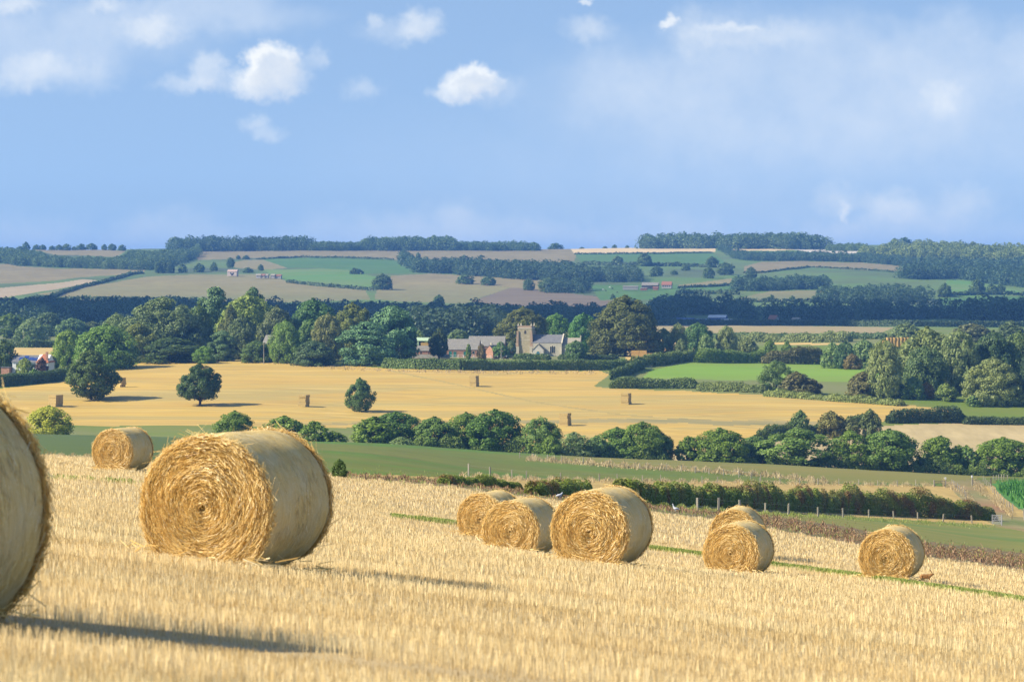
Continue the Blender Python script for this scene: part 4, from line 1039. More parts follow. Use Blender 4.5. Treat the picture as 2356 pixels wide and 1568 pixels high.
# ------------------------------------------------------------------ far lone trees on the hill
G = 'lone trees on the far hill'
def hill(lst, color=(.040,.070,.030), ymin=1650):
    for px, b_, w_, h_, lab in lst:
        tree('broad' if w_ >= h_ * .8 else 'tall', px, b_, w_, h_, color, lab, group=G, ymin=ymin, detail='md' if h_ > 22 else 'lo')
hill([
 (16, 572, 12, 9, 'small round tree first on the skyline at the picture edge'), (46, 572, 20, 10, 'low wide tree on the left skyline'), (60, 570, 16, 20, 'tallest ball-headed tree on the left skyline'),
 (84, 572, 18, 14, 'left one of the close pair of skyline trees'), (98, 572, 18, 14, 'right one of the close pair of skyline trees'), (120, 572, 16, 12, 'small tree after the close skyline pair'), (136, 572, 18, 14, 'round tree mid-way along the left skyline row'),
 (153, 572, 20, 16, 'fuller round tree closing the skyline row of three'), (171, 573, 12, 9, 'tiny skyline tree before the broad one'), (187, 573, 22, 14, 'broad tree alone on the left skyline'), (211, 574, 26, 15, 'wide skyline tree above the small tan field'), (240, 575, 14, 13, 'skyline tree left of the narrow one'), (258, 576, 20, 15, 'round skyline tree above the tan field end'), (281, 577, 18, 14, 'last skyline tree before the hill wood'),
 (366, 628, 22, 28, 'first dark parkland tree under the hill wood'), (378, 628, 16, 26, 'second dark parkland tree close against the first'), (391, 628, 22, 26, 'third dark parkland tree with a short trunk'), (420, 627, 20, 20, 'round parkland tree standing between two gaps'), (458, 626, 26, 20, 'wide dark parkland tree nearest the stone barn'), (492, 623, 16, 20, 'pointed small tree near the stone barn'),
 (548, 596, 10, 9, 'small bush-like tree below the long ridge field'), (566, 596, 16, 9, 'double little tree below the long ridge field'), (530, 616, 18, 24, 'tree standing just behind the stone barn'), (571, 627, 22, 12, 'low tree between stone barn and cottages'), (600, 622, 14, 14, 'dark tree above the cottages'),
 (962, 595, 12, 14, 'round tree alone above the mid hill wood'), (880, 666, 44, 36, 'leaning broad tree at the end of the green valley field'), (1071, 653, 40, 22, 'wide half-round tree in the tan field'), (1123, 656, 36, 20, 'paler half-round tree next in the tan field'),
 (1216, 667, 26, 26, 'small dark tree on the ploughed field edge'), (1265, 671, 46, 32, 'broad dark tree right of the ploughed edge tree'), (1279, 573, 32, 15, 'round skyline tree over the ridge track'), (1339, 570, 12, 6, 'tiny skyline bush right of the ridge track'), (1392, 570, 12, 7, 'little pointed skyline bush'), (1414, 570, 12, 10, 'round-topped little skyline tree'), (1443, 570, 10, 8, 'last tiny skyline bush before the ridge wood'),
 (1421, 609, 26, 20, 'smaller tree on the hedge of the green hill field'), (1483, 612, 34, 30, 'bigger round tree on the hedge of the green hill field'), (1638, 615, 30, 25, 'round tree in the corner of the green hill field'),
 (1510, 636, 34, 24, 'wide scrub tree on the rough slope'), (1551, 632, 18, 11, 'small round scrub tree on the rough slope'), (1578, 622, 20, 14, 'thorn tree under the hedge on the rough slope'), (1630, 640, 26, 26, 'twin scrub tree at the right of the rough slope'), (1668, 632, 34, 28, 'bushy tree where the rough slope meets the lane'),
 (1728, 640, 24, 26, 'tree at the corner of the tan hill field'), (2174, 682, 30, 30, 'dark tree at the end of the right hillside hedge'), (2248, 676, 34, 34, 'tall tree in the middle of the right hillside hedge'), (2281, 675, 24, 22, 'left tree of the joined pair on the right hedge'), (2301, 675, 22, 22, 'right tree of the joined pair on the right hedge'),
 (1775, 694, 16, 16, 'first hedge tree below the olive field'), (1823, 694, 14, 14, 'second hedge tree below the olive field'), (1873, 694, 16, 14, 'third hedge tree below the olive field'), (1010, 700, 26, 22, 'dark tree at the foot of the ploughed field'), (1410, 688, 12, 12, 'little round tree on the cattle pasture edge')])
hill([(2058, 561, 18, 16, 'dark crown sticking out on the right hilltop'), (2082, 560, 30, 18, 'crown of the highest tree on the right hilltop'), (1945, 581, 8, 7, 'small bush on the chalk face'), (1918, 581, 8, 6, 'second small bush on the chalk face')])

# ------------------------------------------------------------------ woods that read as one mass
UNITS = {}
def wood(name, label, poly, hgt, color, spacing=None, n_leaf=340, ymin=1640, seed=0, front=1.0, ymax=9000, hvar=.16, back=None):
    """crowns over a patch of ground outlined in survey positions, thinned leaves, one mesh"""
    g = np.random.default_rng(seed + len(label))
    pl = np.array(poly, float)
    x0, x1, y0, y1 = pl[:, 0].min(), pl[:, 0].max(), pl[:, 1].min(), pl[:, 1].max()
    # sample ground positions: even over the slope
    ptsx, ptsy = [], []
    Yn, Yf = survey_y(.5*(x0+x1), y1, ymin), survey_y(.5*(x0+x1), y0, ymin)
    hm = hgt; sp = spacing or hm * .72
    Xa, Xb = (x0 - PX0) * Yf / F, (x1 - PX0) * Yf / F
    xa, xb = min(Xa, (x0 - PX0) * Yn / F), max(Xb, (x1 - PX0) * Yn / F)
    gx, gy = np.meshgrid(np.arange(xa, xb, sp), np.arange(Yn, max(Yf, Yn + sp * 1.5) + sp, sp))
    gx = gx.ravel() + g.normal(0, sp * .3, gx.size); gy = gy.ravel() + g.normal(0, sp * .3, gy.size)
    gz = ground_z(gx, gy); px = PX0 + gx * F / gy; py = PY0 + (CAM_Z - gz) * F / gy
    k = inside(pl, px, py) & (gy < ymax)
    if ymax > 8000:                                    # keep the treetops within the outline; the front row always stands
        top = np.full(len(gx), 1e9); bot = np.full(len(gx), -1e9)
        for i in range(len(pl)):
            (xa_, ya_), (xb_, yb_) = pl[i], pl[(i + 1) % len(pl)]
            if xa_ == xb_: continue
            on = (px >= min(xa_, xb_)) & (px <= max(xa_, xb_)); yv = ya_ + (yb_ - ya_) * (px - xa_) / (xb_ - xa_)
            top = np.where(on, np.minimum(top, yv), top); bot = np.where(on, np.maximum(bot, yv), bot)
        k &= (py - .8 * hm * F / gy > top) | (py > bot - 7)
    gx, gy, gz = gx[k], gy[k], gz[k]
    if not len(gx): print('EMPTY wood', label); return
    if len(gx) > 1500:
        s = g.choice(len(gx), 1500, replace=False); gx, gy, gz = gx[s], gy[s], gz[s]
    Vs, Ss = [], []
    for i in range(len(gx)):
        st = ('broad', 'round', 'dome', 'broad')[g.integers(4)]
        key = (st, int(g.integers(3)), n_leaf)
        if key not in UNITS:
            Pt, N_, g2, C = crown_points(st, 900 + key[1], n_leaf); UNITS[key] = cards(Pt, N_, 1.55 / math.sqrt(n_leaf), g2, .85)
        h = hm * (1 + g.normal(0, hvar * .7)); h = max(h, hm * .5); wd = h * g.uniform(.9, 1.35); a = g.uniform(0, 6.28)
        V = UNITS[key]; ca, sa = math.cos(a), math.sin(a)
        W = np.stack([(V[..., 0]*ca - V[..., 1]*sa) * wd + gx[i], (V[..., 0]*sa + V[..., 1]*ca) * wd + gy[i], V[..., 2] * h + gz[i] - .4], -1)
        Vs.append(W); Ss.append(np.clip(g.normal(.5, .16, len(V)) + g.normal(0, .16), 0, 1))
    V = np.concatenate(Vs); n = len(V)
    me = mesh_np(name, V.reshape(-1, 3), np.arange(4 * n).reshape(n, 4), M_LEAF, False, np.concatenate(Ss))
    o = link(bpy.data.objects.new(name, me)); o.color = (color[0] * 2.5, color[1] * 2.4, color[2] * 2.1, 1)
    return tag(o, label, 'wood', None, 'stuff')
HW = (.046,.078,.026)
wood('wood', 'dark wood spread over the upper hillside at the left', [(-300,572),(0,573),(70,575),(130,592),(270,592),(300,580),(460,576),(452,592),(420,606),(335,622),(154,616),(41,611),(0,605),(-300,605)], 11, HW, seed=1)
wood('wood', 'long skyline wood over the long ridge field', [(395,579),(395,574),(712,573.2),(712,577)], 17, (.034,.060,.028), seed=2, ymax=4060)
wood('wood', 'lower skyline trees between the two tall skyline woods', [(712,577),(712,573),(835,573),(835,576.5)], 10, HW, seed=3, ymax=4060)
wood('wood', 'tall rounded skyline wood left of the middle', [(835,577),(835,573),(1040,573.4),(1040,577)], 17, HW, seed=4, ymax=4060)
wood('wood', 'broken skyline trees at the end of the ridge field', [(1040,577),(1040,574),(1240,574),(1240,577)], 11, (.045,.080,.03), seed=5, ymax=4060)
wood('wood', 'dark blue-green wood in the fold of the middle hill', [(910,595),(960,600),(985,600),(1060,597),(1200,604),(1322,606),(1345,614),(1392,648),(1290,650),(1187,642),(1100,636),(1040,631),(960,627)], 14, (.030,.056,.026), seed=6)
wood('wood', 'trees running down from the fold wood to the ploughed field', [(1240,650),(1330,646),(1360,660),(1345,675),(1260,674)], 12, (.032,.060,.030), seed=7)
wood('wood', 'square clump on the rough slope by the distant farm', [(1398,614),(1462,614),(1468,648),(1398,650)], 12, (.036,.064,.028), seed=8)
wood('wood', 'flat-topped long wood on the skyline right of the middle', [(1474,572),(1474,567),(1900,569),(1910,574),(1660,572.5)], 19, (.050,.082,.030), seed=9, ymax=4200)
wood('wood', 'thin skyline trees above the chalk face', [(1905,577),(1905,572),(1990,573),(1990,578)], 8, (.060,.095,.035), seed=10, ymax=4100)
wood('wood', 'narrow shelter belt above the tan hill field', [(1652,574),(1690,587),(1890,589),(2000,593),(2130,606),(2120,616),(1990,604),(1860,600),(1750,601),(1700,598)], 9, (.034,.064,.030), seed=11)
wood('wood', 'sunlit wood covering the right-hand hilltop', [(1985,594),(2010,575),(2050,558),(2120,558),(2240,562),(2356,567),(2700,568),(2700,608),(2356,610),(2200,602),(2100,600)], 16, (.088,.118,.032), seed=12)  # sunlight on this wood is put into its brighter leaf colour
wood('wood', 'dark lower wood on the right-hand hillside', [(2060,640),(2132,628),(2140,616),(2110,600),(2356,596),(2700,596),(2700,664),(2356,662),(2240,648),(2200,640),(2120,644)], 14, (.030,.058,.028), seed=13)
wood('wood', 'hedge-like belt of trees under the olive hill field', [(1686,668),(1720,652),(1780,646),(1850,642),(1890,652),(1905,664),(1800,668),(1740,670)], 11, (.032,.060,.028), seed=14)
wood('wood', 'scattered dark copse right of the olive hill field', [(1890,694),(1900,668),(1990,660),(2060,655),(2130,664),(2140,690),(2060,700),(1960,700)], 12, (.034,.062,.030), seed=15, spacing=11)
wood('wood', 'dark hanger descending to the valley at the right edge', [(2225,738),(2240,720),(2320,702),(2700,704),(2700,740)], 13, (.032,.058,.028), seed=16)
wood('wood', 'dark valley woodland filling the plain at the left', [(-400,692),(0,694),(140,690),(200,697),(300,690),(480,695),(560,700),(560,748),(-400,748)], 12, (.026,.052,.024), seed=17, spacing=10)
wood('wood', 'dark valley woodland behind the church', [(560,700),(640,697),(760,700),(900,704),(980,708),(1100,712),(1300,716),(1420,712),(1520,706),(1560,706),(1560,745),(560,750)], 12, (.026,.050,.026), seed=18, spacing=10)
wood('wood', 'dark valley woodland behind the blue barns', [(1500,690),(1560,684),(1640,690),(1760,698),(1900,700),(2050,706),(2180,708),(2240,715),(2260,738),(1900,740),(1690,738),(1680,725),(1540,725),(1500,735)], 12, (.028,.054,.030), seed=19, spacing=11)
wood('wood', 'nearer dark trees behind the farm roofs', [(950,722),(1165,718),(1165,784),(950,784)], 14, (.026,.046,.024), seed=20, ymin=1200, spacing=9)
wood('wood', 'low trees on the plain behind the left wood', [(230,740),(480,736),(640,736),(640,770),(230,774)], 9, (.034,.058,.03), seed=21, ymin=1200, spacing=9)
# ------------------------------------------------------------------ hedges, margins, fences
def path_pts(pts, Y=None, ymin=0.0, step=1.5):
    """ground points along a line of survey positions"""
    a = np.array(pts, float); out = []
    w_ = [spot(p[0], p[1], (Y[i] if isinstance(Y, (list, tuple)) else Y), ymin) for i, p in enumerate(a)]
    for p, q in zip(w_[:-1], w_[1:]):
        k = max(2, int((q - p).length / step))
        for i in range(k): out.append(p.lerp(q, i / k))
    out.append(w_[-1])
    for v in out: v.z = float(ground_z(v.x, v.y))
    return out
def hedge(name, label, pts, h, wd, color, Y=None, ymin=0.0, card=None, mat=None, lump=.18, dens=2.6, cat='hedge', group=None, hprof=None, seed=0, aspect=.7, kind=None, cap=42000):
    g = np.random.default_rng(500 + len(label) + seed)
    c = path_pts(pts, Y, ymin); A = np.array([tuple(v) for v in c])
    seg = np.linalg.norm(np.diff(A, axis=0), axis=1); cum = np.concatenate([[0], np.cumsum(seg)]); Lg = cum[-1]
    Ym = A[:, 1].mean(); card = card or Ym / 2844 * 1.5
    n = int(min(cap, Lg * (2 * h + wd) * dens / (card * card * aspect * .72)))
    n = max(n, 250)
    s = g.uniform(0, Lg, n); i = np.clip(np.searchsorted(cum, s) - 1, 0, len(seg) - 1); f = (s - cum[i]) / np.maximum(seg[i], 1e-6)
    base = A[i] * (1 - f)[:, None] + A[i+1] * f[:, None]
    t = (A[i+1] - A[i]) / np.maximum(seg[i], 1e-6)[:, None]; nrm = np.stack([-t[:, 1], t[:, 0], np.zeros(n)], -1)
    ph = g.uniform(0, 6.28, 6)
    q = s / max(h, .5)
    hv = 1 + lump * (np.sin(q * 1.1 + ph[0]) * .5 + np.sin(q * 2.3 + ph[1]) * .4 + np.sin(q * .43 + ph[2]) * .5 + np.sin(q * 4.7 + ph[3]) * .22)
    if hprof is not None: hv = hv * np.interp(s / Lg, [p[0] for p in hprof], [p[1] for p in hprof])
    taper = np.clip(np.minimum(s, Lg - s) / (h * .6), .25, 1) ** .5
    hh = h * hv * taper; ww = wd * (.8 + .2 * hv) * taper
    th = g.uniform(-.15, math.pi + .15, n)                 # around the hedge's section
    rr_ = np.where(g.uniform(0, 1, n) < .8, g.uniform(.84, 1.12, n), g.uniform(.2, .9, n))
    cx_, cz_ = np.cos(th), np.sin(th)
    ex = np.sign(cx_) * np.abs(cx_) ** .55 * ww * .5 * rr_; ez = np.clip(np.abs(cz_) ** .55 * hh * rr_, 0, None)
    low = g.uniform(0, 1, n) < .30; ez = np.where(low, g.uniform(0, .75, n) * hh, ez)
    Pt = base + nrm * ex[:, None]; Pt[:, 2] = ground_z(Pt[:, 0], Pt[:, 1]) + ez
    Nn = nrm * cx_[:, None] + np.array([0, 0, 1.0]) * np.abs(cz_)[:, None] + g.normal(0, .5, (n, 3)) + np.array([0, 0, .2])
    V = cards(Pt, Nn, card, g, aspect)
    me = mesh_np(name, V.reshape(-1, 3), np.arange(4 * n).reshape(n, 4), mat or M_LEAF, False, np.clip(g.normal(.5, .22, n) + .12 * np.sin(q * 1.9 + ph[4]), 0, 1))
    o = link(bpy.data.objects.new(name, me)); o.color = (*[v * k_ for v, k_ in zip(color, (2.6, 2.4, 1.7))], 1)
    return tag(o, label, cat, group, kind)
HG = (.055,.095,.026)
# near thorn hedge on the field edge
TH = (.085,.118,.030)
hedge('hedge', 'long ragged thorn hedge with rusty patches behind the post fence', [(1432,1152),(1500,1156),(1600,1161),(1700,1168),(1800,1173),(1960,1180),(2100,1187),(2200,1192),(2292,1197)], 1.6, 1.7, TH, mat=M_THORN, lump=.26, dens=4.0, card=.17,
      hprof=[(0,.72),(.2,.8),(.31,.9),(.43,1.15),(.52,1.3),(.6,1.0),(.66,1.15),(.71,1.5),(.78,1.15),(.85,1.85),(.93,1.6),(1,1.1)], cap=240000)
hedge('hedge', 'short piece of thorn hedge behind the biggest bale of the trio', [(1225,1137),(1290,1141),(1345,1143)], .8, 1.2, TH, mat=M_THORN, lump=.25, dens=3.0, card=.11)
hedge('hedge', 'low weedy hedge over the rearmost bale of the trio', [(1020,1112),(1080,1114),(1140,1119),(1200,1125)], .42, .8, TH, mat=M_THORN, lump=.4, dens=3.5, card=.07, hprof=[(0,.7),(.3,1.2),(.5,.6),(.8,1.3),(1,.8)])
# middle distance
hedge('hedge', 'overgrown hedge joining the feet of the crest trees left of the gap', [(950,0),(1100,0),(1250,0),(1400,0),(1545,0)], 2.6, 3.5, (.058,.092,.022), Y=636, lump=.6, dens=2.0)
hedge('hedge', 'overgrown hedge joining the feet of the crest trees right of the gap', [(1600,0),(1800,0),(1920,0),(2090,0),(2250,0),(2420,0)], 1.9, 3.0, (.058,.092,.022), Y=638, lump=.7, dens=1.8)
hedge('hedge', 'long clipped hedge between the yellow stubble and the church meadow', [(880,846),(960,849),(1060,851),(1178,851),(1300,851),(1400,851),(1455,849)], 3.2, 2.6, (.060,.098,.032), lump=.10, dens=2.8)
hedge('hedge', 'low hedge with thin stems in front of church tower and porch', [(1180,826),(1220,827),(1268,828)], 2.0, 1.4, (.05,.085,.03), lump=.10, ymin=900)
hedge('hedge', 'low hedge between the chancel and the great beech', [(1284,827),(1324,828),(1425,829)], 1.9, 1.4, (.036,.062,.024), lump=.10, ymin=900)
hedge('hedge', 'hedge climbing from the gate towards the great beech', [(1453,845),(1490,842),(1540,836),(1592,829)], 3.6, 3.2, (.066,.098,.034), lump=.14)
hedge('hedge', 'short dark hedge running down from the field gate', [(1478,848),(1450,858),(1425,868),(1408,874)], 3.0, 2.4, (.045,.074,.028), lump=.14)
hedge('hedge', 'dark hedge along the lower side of the bright meadow', [(1402,893),(1470,893),(1540,893),(1608,893)], 3.1, 2.6, (.058,.09,.032), lump=.14)
hedge('hedge', 'weedy overgrown hedge continuing below the bright meadow', [(1604,898),(1680,900),(1770,904)], 2.8, 3.5, (.085,.115,.045), lump=.22)
hedge('hedge', 'rough bank of brambles below the brown thorn bushes', [(1760,910),(1850,916),(1960,924),(2080,933)], 1.6, 5.0, (.10,.13,.045), lump=.3)
hedge('hedge', 'sunlit green hedge on the upper side of the bright meadow', [(1600,834),(1680,834),(1772,834)], 4.4, 4.0, (.070,.115,.030), lump=.16, ymin=960)
hedge('hedge', 'brownish hedgerow on the upper side of the bright meadow', [(1752,836),(1830,837),(1900,837)], 5.6, 4.0, (.066,.070,.030), lump=.2, ymin=960)
hedge('hedge', 'tall dark hedge beside the pale stubble field', [(2040,973),(2090,972),(2150,971),(2222,972)], 3.9, 3.4, (.030,.052,.022), lump=.12, ymin=700)
hedge('hedge', 'low trimmed dark hedge along the top of the pale stubble field', [(2215,975),(2280,976),(2356,977),(2480,978)], 2.1, 2.0, (.038,.062,.026), lump=.06, ymin=700)
hedge('hedge', 'sloping bushy hedge between yellow and pale stubble', [(2000,978),(1940,985),(1880,995),(1800,1004),(1750,1014)], 3.0, 3.2, (.048,.075,.028), lump=.28, ymin=690, hprof=[(0,.9),(.25,.7),(.5,.8),(1,1.1)])
hedge('hedge', 'trimmed dark hedge in front of the white house garden', [(-120,896),(0,889),(80,882),(160,872)], 3.3, 2.6, (.038,.068,.026), lump=.06, ymin=700)
hedge('hedge', 'hedge between pale strip and meadow strip at the left edge', [(-120,799),(0,799),(70,799),(130,799)], 3.0, 3.0, (.045,.075,.03), lump=.08, ymin=1100)
hedge('hedge', 'scrubby hedge behind the meadow strip at the left', [(60,773),(150,772),(250,771),(330,772)], 3.2, 3.0, (.06,.085,.04), lump=.2, ymin=1250)
hedge('hedge', 'scrub band below the tan field beyond the church', [(1520,779),(1640,779),(1760,779),(1900,780),(2045,781)], 2.2, 6.0, (.05,.085,.04), lump=.25, ymin=1250)
hedge('hedge', 'loose bushy margin above the small gold strip', [(1690,787),(1780,786),(1870,786),(1960,786)], 3.2, 6.0, (.095,.125,.055), lump=.35, ymin=1100)
hedge('hedge', 'long straight dark hedge in front of the blue barns', [(1510,748),(1700,748),(1900,749),(2100,751),(2356,752),(2500,752)], 3.4, 3.0, (.032,.055,.028), lump=.06, ymin=1500)
# far field boundaries
FH = (.034,.058,.028)
for lab, pts, h in [
 ('far hedge curving along the striped field', [(60,690),(120,684),(179,663),(230,652),(256,645),(300,632),(330,629)], 2.6),
 ('far hedge under the bright hillside pasture', [(660,650),(720,657),(790,663),(858,668)], 2.8),
 ('thin far hedge below the long ridge field', [(590,597),(700,592),(800,594),(905,598)], 2.0),
 ('far hedge between ridge field and green hill field', [(1322,585),(1450,584),(1560,583),(1640,582)], 1.8),
 ('far hedge on the lower side of the green hill field', [(1340,609),(1420,611),(1520,612),(1600,614),(1690,617)], 4.0),
 ('far hedge under the small olive field', [(1560,663),(1630,660),(1706,655),(1720,648)], 2.2),
 ('far hedge along the foot of the hill stubble', [(150,690),(260,691),(380,692),(480,694)], 3.0),
 ('far hedge beside the right hillside pasture', [(2160,683),(2220,679),(2290,678),(2356,679),(2480,680)], 3.0),
 ('far hedge edging the tan hill field', [(1711,628),(1760,627),(1830,619),(1862,615),(1930,618),(2009,622),(2070,628)], 1.6),
 ('far hedge below the olive hill field', [(1690,694),(1760,695),(1830,695),(1890,696)], 3.0),
 ('short bushy far hedge on the dark green field', [(806,630),(836,630)], 5.0),
 ('far hedge in the cattle pasture', [(1555,676),(1600,675),(1650,676),(1700,678)], 3.6)]:
    hedge('hedge', lab, pts, h, h * 1.1, FH, ymin=1700, lump=.25, dens=1.8, card=2.2, group='hedges of the far hill fields')
# dry grass margins, weeds and maize: nobody could count them
def strip_blades(name, mat, pts, half, n, h, wd, ymin=120, lean=.35, ymax=None):
    a = np.array(pts, float); px = rng.uniform(a[0, 0], a[-1, 0], n); py = np.interp(px, a[:, 0], a[:, 1]) + rng.normal(0, half, n)
    Yv = np.array([survey_y(p, q, ymin) for p, q in zip(px, py)])
    x = (px - PX0) * Yv / F
    pat = .6 + .4 * np.sin(px * .19 + 1.3 * np.sin(px * .043))
    return blades(name, mat, x, Yv, h * pat * rng.uniform(.6, 1.3, n), wd * rng.uniform(.7, 1.3, n), lean)
strip_blades('dry_grass', M_DRYGRASS, [(1060,1099),(1300,1104),(1500,1107),(1700,1110),(1900,1113),(2150,1116)], 2.2, 5200, .42, .09, ymin=200)
strip_blades('dry_grass', M_DRYGRASS, [(1210,1056),(1290,1062),(1380,1069),(1440,1074),(1560,1080),(1700,1089),(1800,1098),(1905,1110)], 2.0, 4200, .75, .14, ymin=300)
strip_blades('dry_grass', M_DRYGRASS, [(2168,1112),(2200,1122),(2225,1140),(2240,1150)], 4.0, 1600, .5, .09, ymin=200)
strip_blades('dry_grass', M_DRYGRASS, [(2236,1108),(2262,1128),(2300,1160),(2330,1182)], 5.0, 2600, .5, .09, ymin=200)
strip_blades('dry_grass', M_DRYGRASS, [(560,831),(640,834),(720,842),(800,848),(900,852),(1100,856),(1400,857)], 2.0, 2600, .45, .22, ymin=700)
strip_blades('dry_grass', M_DRYGRASS, [(100,1046),(215,1053),(300,1060),(400,1069),(545,1081),(800,1097)], 1.0, 2600, .22, .03, ymin=100)
strip_blades('dead_weeds', M_WEED, [(800,1095),(1017,1107),(1200,1130),(1340,1148),(1550,1171),(1700,1186)], 3.5, 5200, .20, .06, ymin=120)
strip_blades('dead_weeds', M_WEED, [(1700,1188),(1850,1209),(1960,1232),(2120,1263),(2356,1291),(2450,1302)], 8.5, 13000, .18, .06, ymin=100)
strip_blades('grass_tufts', M_SWARD, [(800,1096),(1017,1108),(1340,1150),(1550,1173),(1700,1190),(1960,1232),(2356,1291)], 8.0, 2600, .20, .05, ymin=120)
strip_blades('grass_tufts', M_SWARD, [(1440,1160),(1700,1178),(1960,1192),(2200,1206),(2290,1212)], 2.5, 3200, .28, .06, ymin=200)
pm = np.array([(2290,1114),(2330,1109),(2600,1109),(2600,1230),(2420,1192),(2345,1166),(2305,1134)], float)
px = rng.uniform(2285, 2600, 9000); py = rng.uniform(1108, 1232, 9000); k = inside(pm, px, py); px, py = px[k], py[k]
Yv = np.array([survey_y(p, q, 200) for p, q in zip(px, py)])
blades('maize_plants', M_LEAFBLADE, (px - PX0) * Yv / F, Yv, rng.uniform(.5, .95, len(px)), rng.uniform(.16, .34, len(px)), .45, taper=.25)

M_WOOD = mottled('weathered_wood', (.42,.38,.30), (.30,.27,.21), 3.0, stretch=(1, 1, .3))
M_DARKWOOD = mottled('dark_wood', (.10,.08,.06), (.16,.13,.10), 3.0)
M_WIRE = material('galvanised_wire', .4, .5)[0]; M_WIRE.node_tree.nodes['Principled BSDF'].inputs['Base Color'].default_value = (.4, .4, .4, 1); M_WIRE.node_tree.nodes['Principled BSDF'].inputs['Metallic'].default_value = .8
M_WHITE = mottled('white_paint', (.78,.78,.76), (.66,.66,.64), 4.0)
M_GALV = material('galvanised_steel', .45, .5)[0]; M_GALV.node_tree.nodes['Principled BSDF'].inputs['Base Color'].default_value = (.30, .31, .33, 1); M_GALV.node_tree.nodes['Principled BSDF'].inputs['Metallic'].default_value = .35
def fence(name, label, posts, h, r, group=None, mat=None, wires=2, ymin=0.0, rails=False):
    """posts: survey positions of their feet; every post a part, the wires or rails another"""
    W = [spot(p[0], p[1], p[2] if len(p) > 2 else None, ymin) for p in posts]
    o = thing(name, label, 'fence', W[0], 0, group)
    me = None
    for k, p in enumerate(W):
        if me is None:
            me = MB().box(-r, r, -r, r, -.25, h).mesh('post', mat or M_WOOD)
        q = p - W[0]
        child('post', me, o, None, q, (random.gauss(0, .03), random.gauss(0, .03), random.uniform(-.3, .3)), (1, 1, random.uniform(.92, 1.08)))
    mb = MB()
    for a_, b_ in zip(W[:-1], W[1:]):
        for k in range(wires):
            zz = h * (.35 + .55 * k / max(wires - 1, 1)); rr_ = .035 if rails else .006
            mb.bar(a_ - W[0] + Vector((0, 0, zz)), b_ - W[0] + Vector((0, 0, zz)), rr_, 4)
    if wires: mb.build('rail' if rails else 'wire', (mat or M_WOOD) if rails else M_WIRE, o)
    return o
fence('post_fence', 'row of pale posts in front of the ragged thorn hedge', [(1604,1174),(1653,1177),(1702,1181),(1760,1182),(1814,1184),(1882,1187),(1940,1190),(1999,1191),(2056,1194),(2111,1196),(2170,1199),(2236,1203)], 1.0, .07, ymin=180)
up = [(1078,1099),(1128,1100),(1178,1101),(1211,1103),(1290,1105),(1379,1107),(1420,1108),(1478,1109),(1520,1109),(1615,1111),(1651,1111),(1748,1113),(1795,1113),(1840,1114),(1882,1115),(1930,1115),(1976,1116),(2019,1117),(2065,1118),(2107,1118),(2150,1119)]
fence('post_fence', 'long line of small posts between green pasture and barley strip', up, 1.05, .06, ymin=250)
fence('post_fence', 'diagonal line of faint posts through the green pasture', [(1196,1053),(1227,1056),(1259,1060),(1292,1063),(1342,1066),(1472,1078),(1534,1082),(1568,1085),(1600,1088),(1631,1091),(1665,1094),(1700,1098),(1728,1101),(1750,1105)], 1.1, .06, ymin=330)
fence('post_fence', 'close-set fence on the maize side of the farm track', [(2262,1108),(2266,1113),(2270,1118),(2275,1122),(2279,1127),(2284,1132),(2288,1137),(2293,1142),(2298,1148),(2304,1154),(2310,1160),(2316,1167),(2322,1172),(2330,1182)], 1.1, .05, ymin=220)
fence('post_fence', 'short fence on the hedge side of the farm track', [(2190,1116),(2194,1118),(2198,1122),(2203,1126),(2208,1131),(2214,1136),(2219,1141),(2223,1148)], 1.1, .05, ymin=220)
fence('post_fence', 'single tall post and stub at the end of the maize field', [(2330,1183),(2356,1196)], 1.5, .07, wires=0, ymin=200)
fence('post_fence', 'small fence running off behind the open gate', [(2286,1104),(2292,1103.5),(2298,1103),(2304,1102.5),(2310,1102),(2318,1102)], .95, .06, ymin=380, rails=True, wires=1)
fence('rail_fence', 'white-grey rail fence in front of the stables', [(1018,823),(1030,823),(1042,823),(1054,823),(1066,823),(1078,823),(1090,824),(1102,824),(1114,824),(1130,825),(1145,825),(1165,825),(1182,825)], 1.15, .09, ymin=950, rails=True, wires=2, mat=M_WHITE)
fence('post_fence', 'dark posts on the grass before the low farm shed', [(950,822),(965,822),(980,823),(995,823),(1010,823)], 1.25, .10, ymin=950, rails=True, wires=1, mat=M_DARKWOOD)
def gate(name, label, px, py, wd, h, rz, mat, bars=5, diag=True, posts=None, ymin=0.0, Y=None):
    p = spot(px, py, Y, ymin); o = thing(name, label, 'gate', p, R(rz))
    mb = MB(); r = .032
    for k in range(bars): mb.box(0, wd, -.02, .02, .16 + (h - .2) * k / (bars - 1) - r, .16 + (h - .2) * k / (bars - 1) + r)
    mb.build('bars', mat, o)
    fr = MB(); fr.box(-.05, .02, -.035, .035, .05, h + .02).box(wd - .02, wd + .05, -.035, .035, .05, h + .02)
    if diag:
        fr.bar((.02, -.03, .14), (wd * .5, -.03, h - .08), .028, 4); fr.bar((wd * .5, -.03, h - .08), (wd - .02, -.03, .14), .028, 4)
    fr.build('frame', mat, o)
    for (x, hh, rr_, m_, cap_) in posts or []:
        q = MB().box(x - rr_, x + rr_, -rr_, rr_, -.3, hh).build('gate_post', m_, o)
        if cap_: MB().box(x - rr_ * 1.6, x + rr_ * 1.6, -rr_ * 1.5, rr_ * 1.5, hh + .003, hh + .34).build('post_cap', M_WHITE, q)
    return o
gate('field_gate', 'white-barred metal gate standing open at the end of the thorn hedge', 2283, 1206, 1.15, 1.22, -30, M_GALV, 6, posts=[(1.22, 1.3, .05, M_GALV, False)], ymin=180)
